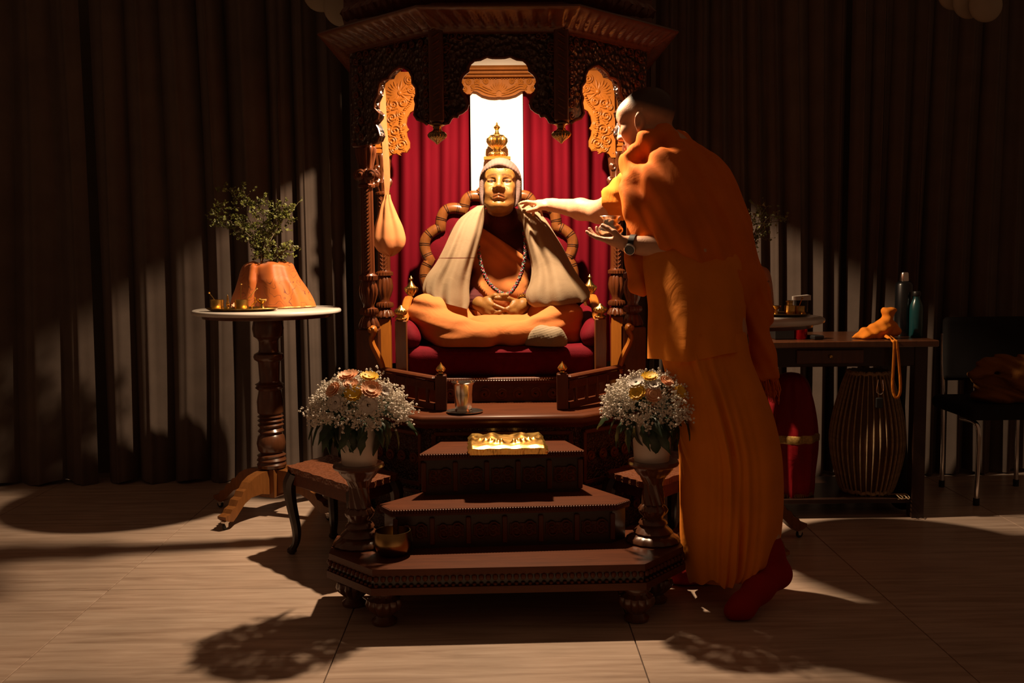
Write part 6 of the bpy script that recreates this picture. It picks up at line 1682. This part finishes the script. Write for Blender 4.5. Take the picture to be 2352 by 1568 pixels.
# dhoti -------------------------------------------------------------------------
def robe_loft(tab, n, seg, fold, hem=None):
    S_ = spline(np.array(tab, float), n); th = np.linspace(0, 2 * math.pi, seg, endpoint=False); rings = []
    for k, (py, a, b, Y, ry) in enumerate(S_):
        t = k / (n - 1); pa, pb = mt(a, py, Y), mt(b, py, Y); c = (pa + pb) / 2; rx = (pb[0] - pa[0]) / 2
        fo = fold(th, t); x = rx * np.cos(th) * (1 + .35 * (fo - 1)); z = np.full(seg, c[2])
        if hem is not None: z = z + hem(th, t)
        rings.append(np.stack([c[0] + x, c[1] + ry * np.sin(th) * fo, z], 1))
    return np.array(rings)
def dfold(th, t):
    return 1 + .030 * np.sin(th * 7 + 1.0 + 1.5 * t) + (.05 * t + .02) * np.exp(-((th - 4.45 - .18 * t) / .38) ** 2) * np.sin(th * 34 + 2 * t) + .02 * t * np.sin(th * 13 + 4 * t) + .05 * np.exp(-((th - 4.30 - .33 * t) / .07) ** 2) - .05 * np.exp(-((th - 4.45 - .33 * t) / .06) ** 2)
def dhem(th, t): return np.clip((t - .55) / .45, 0, 1) ** 2 * (.016 + .022 * np.cos(th) + .010 * np.sin(th * 5) + .008 * np.sin(th * 11))
g = G().loft(robe_loft([(760, 1505, 1712, 3.36, .150), (820, 1520, 1722, 3.35, .155), (880, 1534, 1745, 3.34, .165), (950, 1545, 1772, 3.33, .175), (1030, 1560, 1790, 3.33, .180), (1100, 1562, 1795, 3.33, .180), (1170, 1563, 1794, 3.32, .176), (1240, 1563, 1787, 3.32, .170), (1290, 1572, 1772, 3.32, .160), (1318, 1580, 1752, 3.32, .150)], 44, 180, dfold, dhem))
g.obj('dhoti', M['saffron'], MAN, angle=80)
# tunic ---------------------------------------------------------------------------
def kfold(th, t): return 1 + .03 * np.sin(th * 6 + 2 * t) + .018 * np.sin(th * 14 - 3 * t) * t + .03 * np.exp(-((th - 4.75 + .5 * t) / .12) ** 2) - .03 * np.exp(-((th - 5.05 + .6 * t) / .10) ** 2)
def khem(th, t): return np.clip((t - .7) / .3, 0, 1) ** 2 * (.004 + .019 * np.cos(th) + .005 * np.sin(th * 4))
g = G().loft(robe_loft([(372, 1490, 1580, 3.56, .09), (400, 1462, 1630, 3.54, .135), (450, 1456, 1672, 3.51, .155), (520, 1462, 1700, 3.47, .160), (590, 1470, 1716, 3.43, .160), (650, 1482, 1716, 3.40, .160), (700, 1490, 1710, 3.385, .165), (750, 1490, 1709, 3.375, .172), (790, 1490, 1710, 3.37, .178), (812, 1490, 1713, 3.37, .182)], 40, 160, kfold, khem))
g.obj('tunic', M['saffron'], MAN, angle=80)
# sleeve of the reaching arm
f = Field(mt(1400, 520, 3.9) - A3(.05, .3, .05), mt(1500, 370, 3.6) + A3(.1, .35, .08), .006)
sl0 = sh2 + (che - sh2) * .2; sl1 = sh2 + (el2 - sh2) * .58
f.chain([sl0, sh2, sl1], [.10, .080, .072], .03)
f.disp(lambda x, y, z: .003 * np.sin(x * 90 + z * 60) + .0025 * np.sin(x * 50 - z * 100 + y * 50))
de = nrm(el2 - sh2); f.clip(lambda x, y, z: -((x - sl1[0]) * de[0] + (y - sl1[1]) * de[1] + (z - sl1[2]) * de[2]) + .004 * np.sin(z * 120))
f.obj('sleeve', M['saffron'], MAN)
# shawl: collar, back and shoulder mass, front fall, long tail ---------------------
f = Field((.30, 3.10, .44), (1.18, 4.00, 1.66), .0062)
f.chain([mt(1530, 375, 3.58), mt(1575, 455, 3.53), mt(1622, 560, 3.46), mt(1660, 650, 3.41)], [.115, .168, .155, .120], .06)
f.chain([mt(1545, 400, 3.44), mt(1556, 470, 3.38), mt(1578, 545, 3.34), mt(1608, 585, 3.33)], [.10, .105, .090, .066], .05)
c0_, c1_ = mt(1478, 538, 3.3), mt(1724, 712, 3.3); dd = nrm(A3(c1_[0] - c0_[0], 0, c1_[2] - c0_[2])); nq = A3(-dd[2], 0, dd[0]); nq = nq if nq[2] > 0 else -nq
f.clip(lambda x, y, z: (x - c0_[0]) * nq[0] + (z - c0_[2]) * nq[2] + .012 * np.sin(x * 40) + 0 * y)
f.chain([mt(1443, 372, 3.62), mt(1462, 350, 3.54), mt(1495, 322, 3.50), mt(1530, 312, 3.53), mt(1552, 326, 3.60), mt(1545, 345, 3.66)], [.022, .034, .040, .040, .038, .03], .02)
f.chain([mt(1447, 390, 3.60), mt(1462, 420, 3.52), mt(1466, 480, 3.47), mt(1478, 540, 3.45)], [.038, .046, .050, .048], .05)
f.chain([mt(1478, 540, 3.45), mt(1466, 600, 3.44), mt(1465, 655, 3.44)], [.048, .042, .040], .04)
f.chain([mt(1690, 560, 3.47), mt(1722, 640, 3.44), mt(1740, 730, 3.42), mt(1750, 810, 3.41), mt(1757, 870, 3.41)], [.060, .048, .042, .042, .044], .03)
f.chain([mt(1735, 620, 3.50), mt(1755, 665, 3.50), mt(1760, 720, 3.49)], [.03, .026, .02], .02)
ac = nrm(A3(.87, 0, .50))
f.disp(lambda x, y, z: (.0065 * np.sin((x * ac[0] + z * ac[2]) * 72 + 1.6 * np.sin(z * 5 + y * 3)) + .0022 * np.sin((x * .92 + z * .38) * 170 + 4 * y + np.sin(z * 9) * 1.5)) * np.clip((z - .5) / .2, .4, 1))
f.clip(lambda x, y, z: -(z - 1.65) + 0 * x + 0 * y)
f.clip(lambda x, y, z: (z - Z(872, 3.41, 1757)) + 0 * x + 0 * y + .006 * np.sin(x * 160))
shm = f.obj('shoulder_shawl', M['saffron_wool'], MAN, smooth_it=3)
g = G(); r = random.Random(9)
for k in range(46):
    p = mt(r.uniform(1728, 1786), 868, 3.41 + r.uniform(-.035, .035)); L_ = r.uniform(.05, .09)
    g.tube([p, p + A3(r.uniform(.0, .012), 0, -L_ * .5), p + A3(r.uniform(-.004, .022), 0, -L_)], [.0022, .002, .0012], 4)
g.obj('shawl_fringe', M['saffron_wool'], shm, kind='stuff')
# wristwatch
aw = nrm(el1 - wr1); wc_ = wr1 + aw * .012; Fw = frame(aw)
th = np.linspace(0, 2 * math.pi, 40, endpoint=False)
rows = []
for o_, rr in ((-.010, .0335), (-.010, .0360), (.010, .0368), (.010, .0340)):
    rows.append(np.stack([wc_ + aw * o_ + (Fw[:, 1] * math.cos(t) + Fw[:, 2] * math.sin(t)) * rr for t in th]))
WT = thing('wristwatch', wc_, 'black wristwatch on the man left wrist', 'watch')
G().grid(np.array(rows), closed_u=True, closed_v=True).obj('watch_strap', M['black'], WT)
nw = nrm(A3(-.25, -.88, -.40) - aw * np.dot(A3(-.25, -.88, -.40), aw)); Rw = np.stack([aw, np.cross(nw, aw), nw], 1)
G().lathe([(.0005, 0), (.019, 0), (.0205, .003), (.0205, .008), (.018, .0105), (.0005, .0105)], 36, wc_ + nw * .033, Rw).obj('watch_case', M['steel'], WT)
G().lathe([(.0005, .0105), (.0172, .0105), (.0165, .0118), (.0005, .0122)], 36, wc_ + nw * .033, Rw).obj('watch_face', M['glass'], WT)
# steel pot in the near hand
lp0 = mt(1402, 545, 3.48); kl = 3.52 / F
G().lathe([(.0005, 0), (16 * kl, 0), (24 * kl, 5 * kl), (30 * kl, 14 * kl), (30 * kl, 20 * kl), (25 * kl, 27 * kl), (18 * kl, 32 * kl), (17 * kl, 38 * kl), (20 * kl, 44 * kl), (25 * kl, 49 * kl), (24 * kl, 50 * kl), (18 * kl, 45 * kl), (15 * kl, 38 * kl), (15 * kl, 32 * kl), (26 * kl, 20 * kl), (14 * kl, 3 * kl), (.0005, 2 * kl)], 48, lp0).obj('steel_pot', M['sillver'], label='small shiny silver pot with a flared rim in the man hand', cat='pot', loc=lp0)
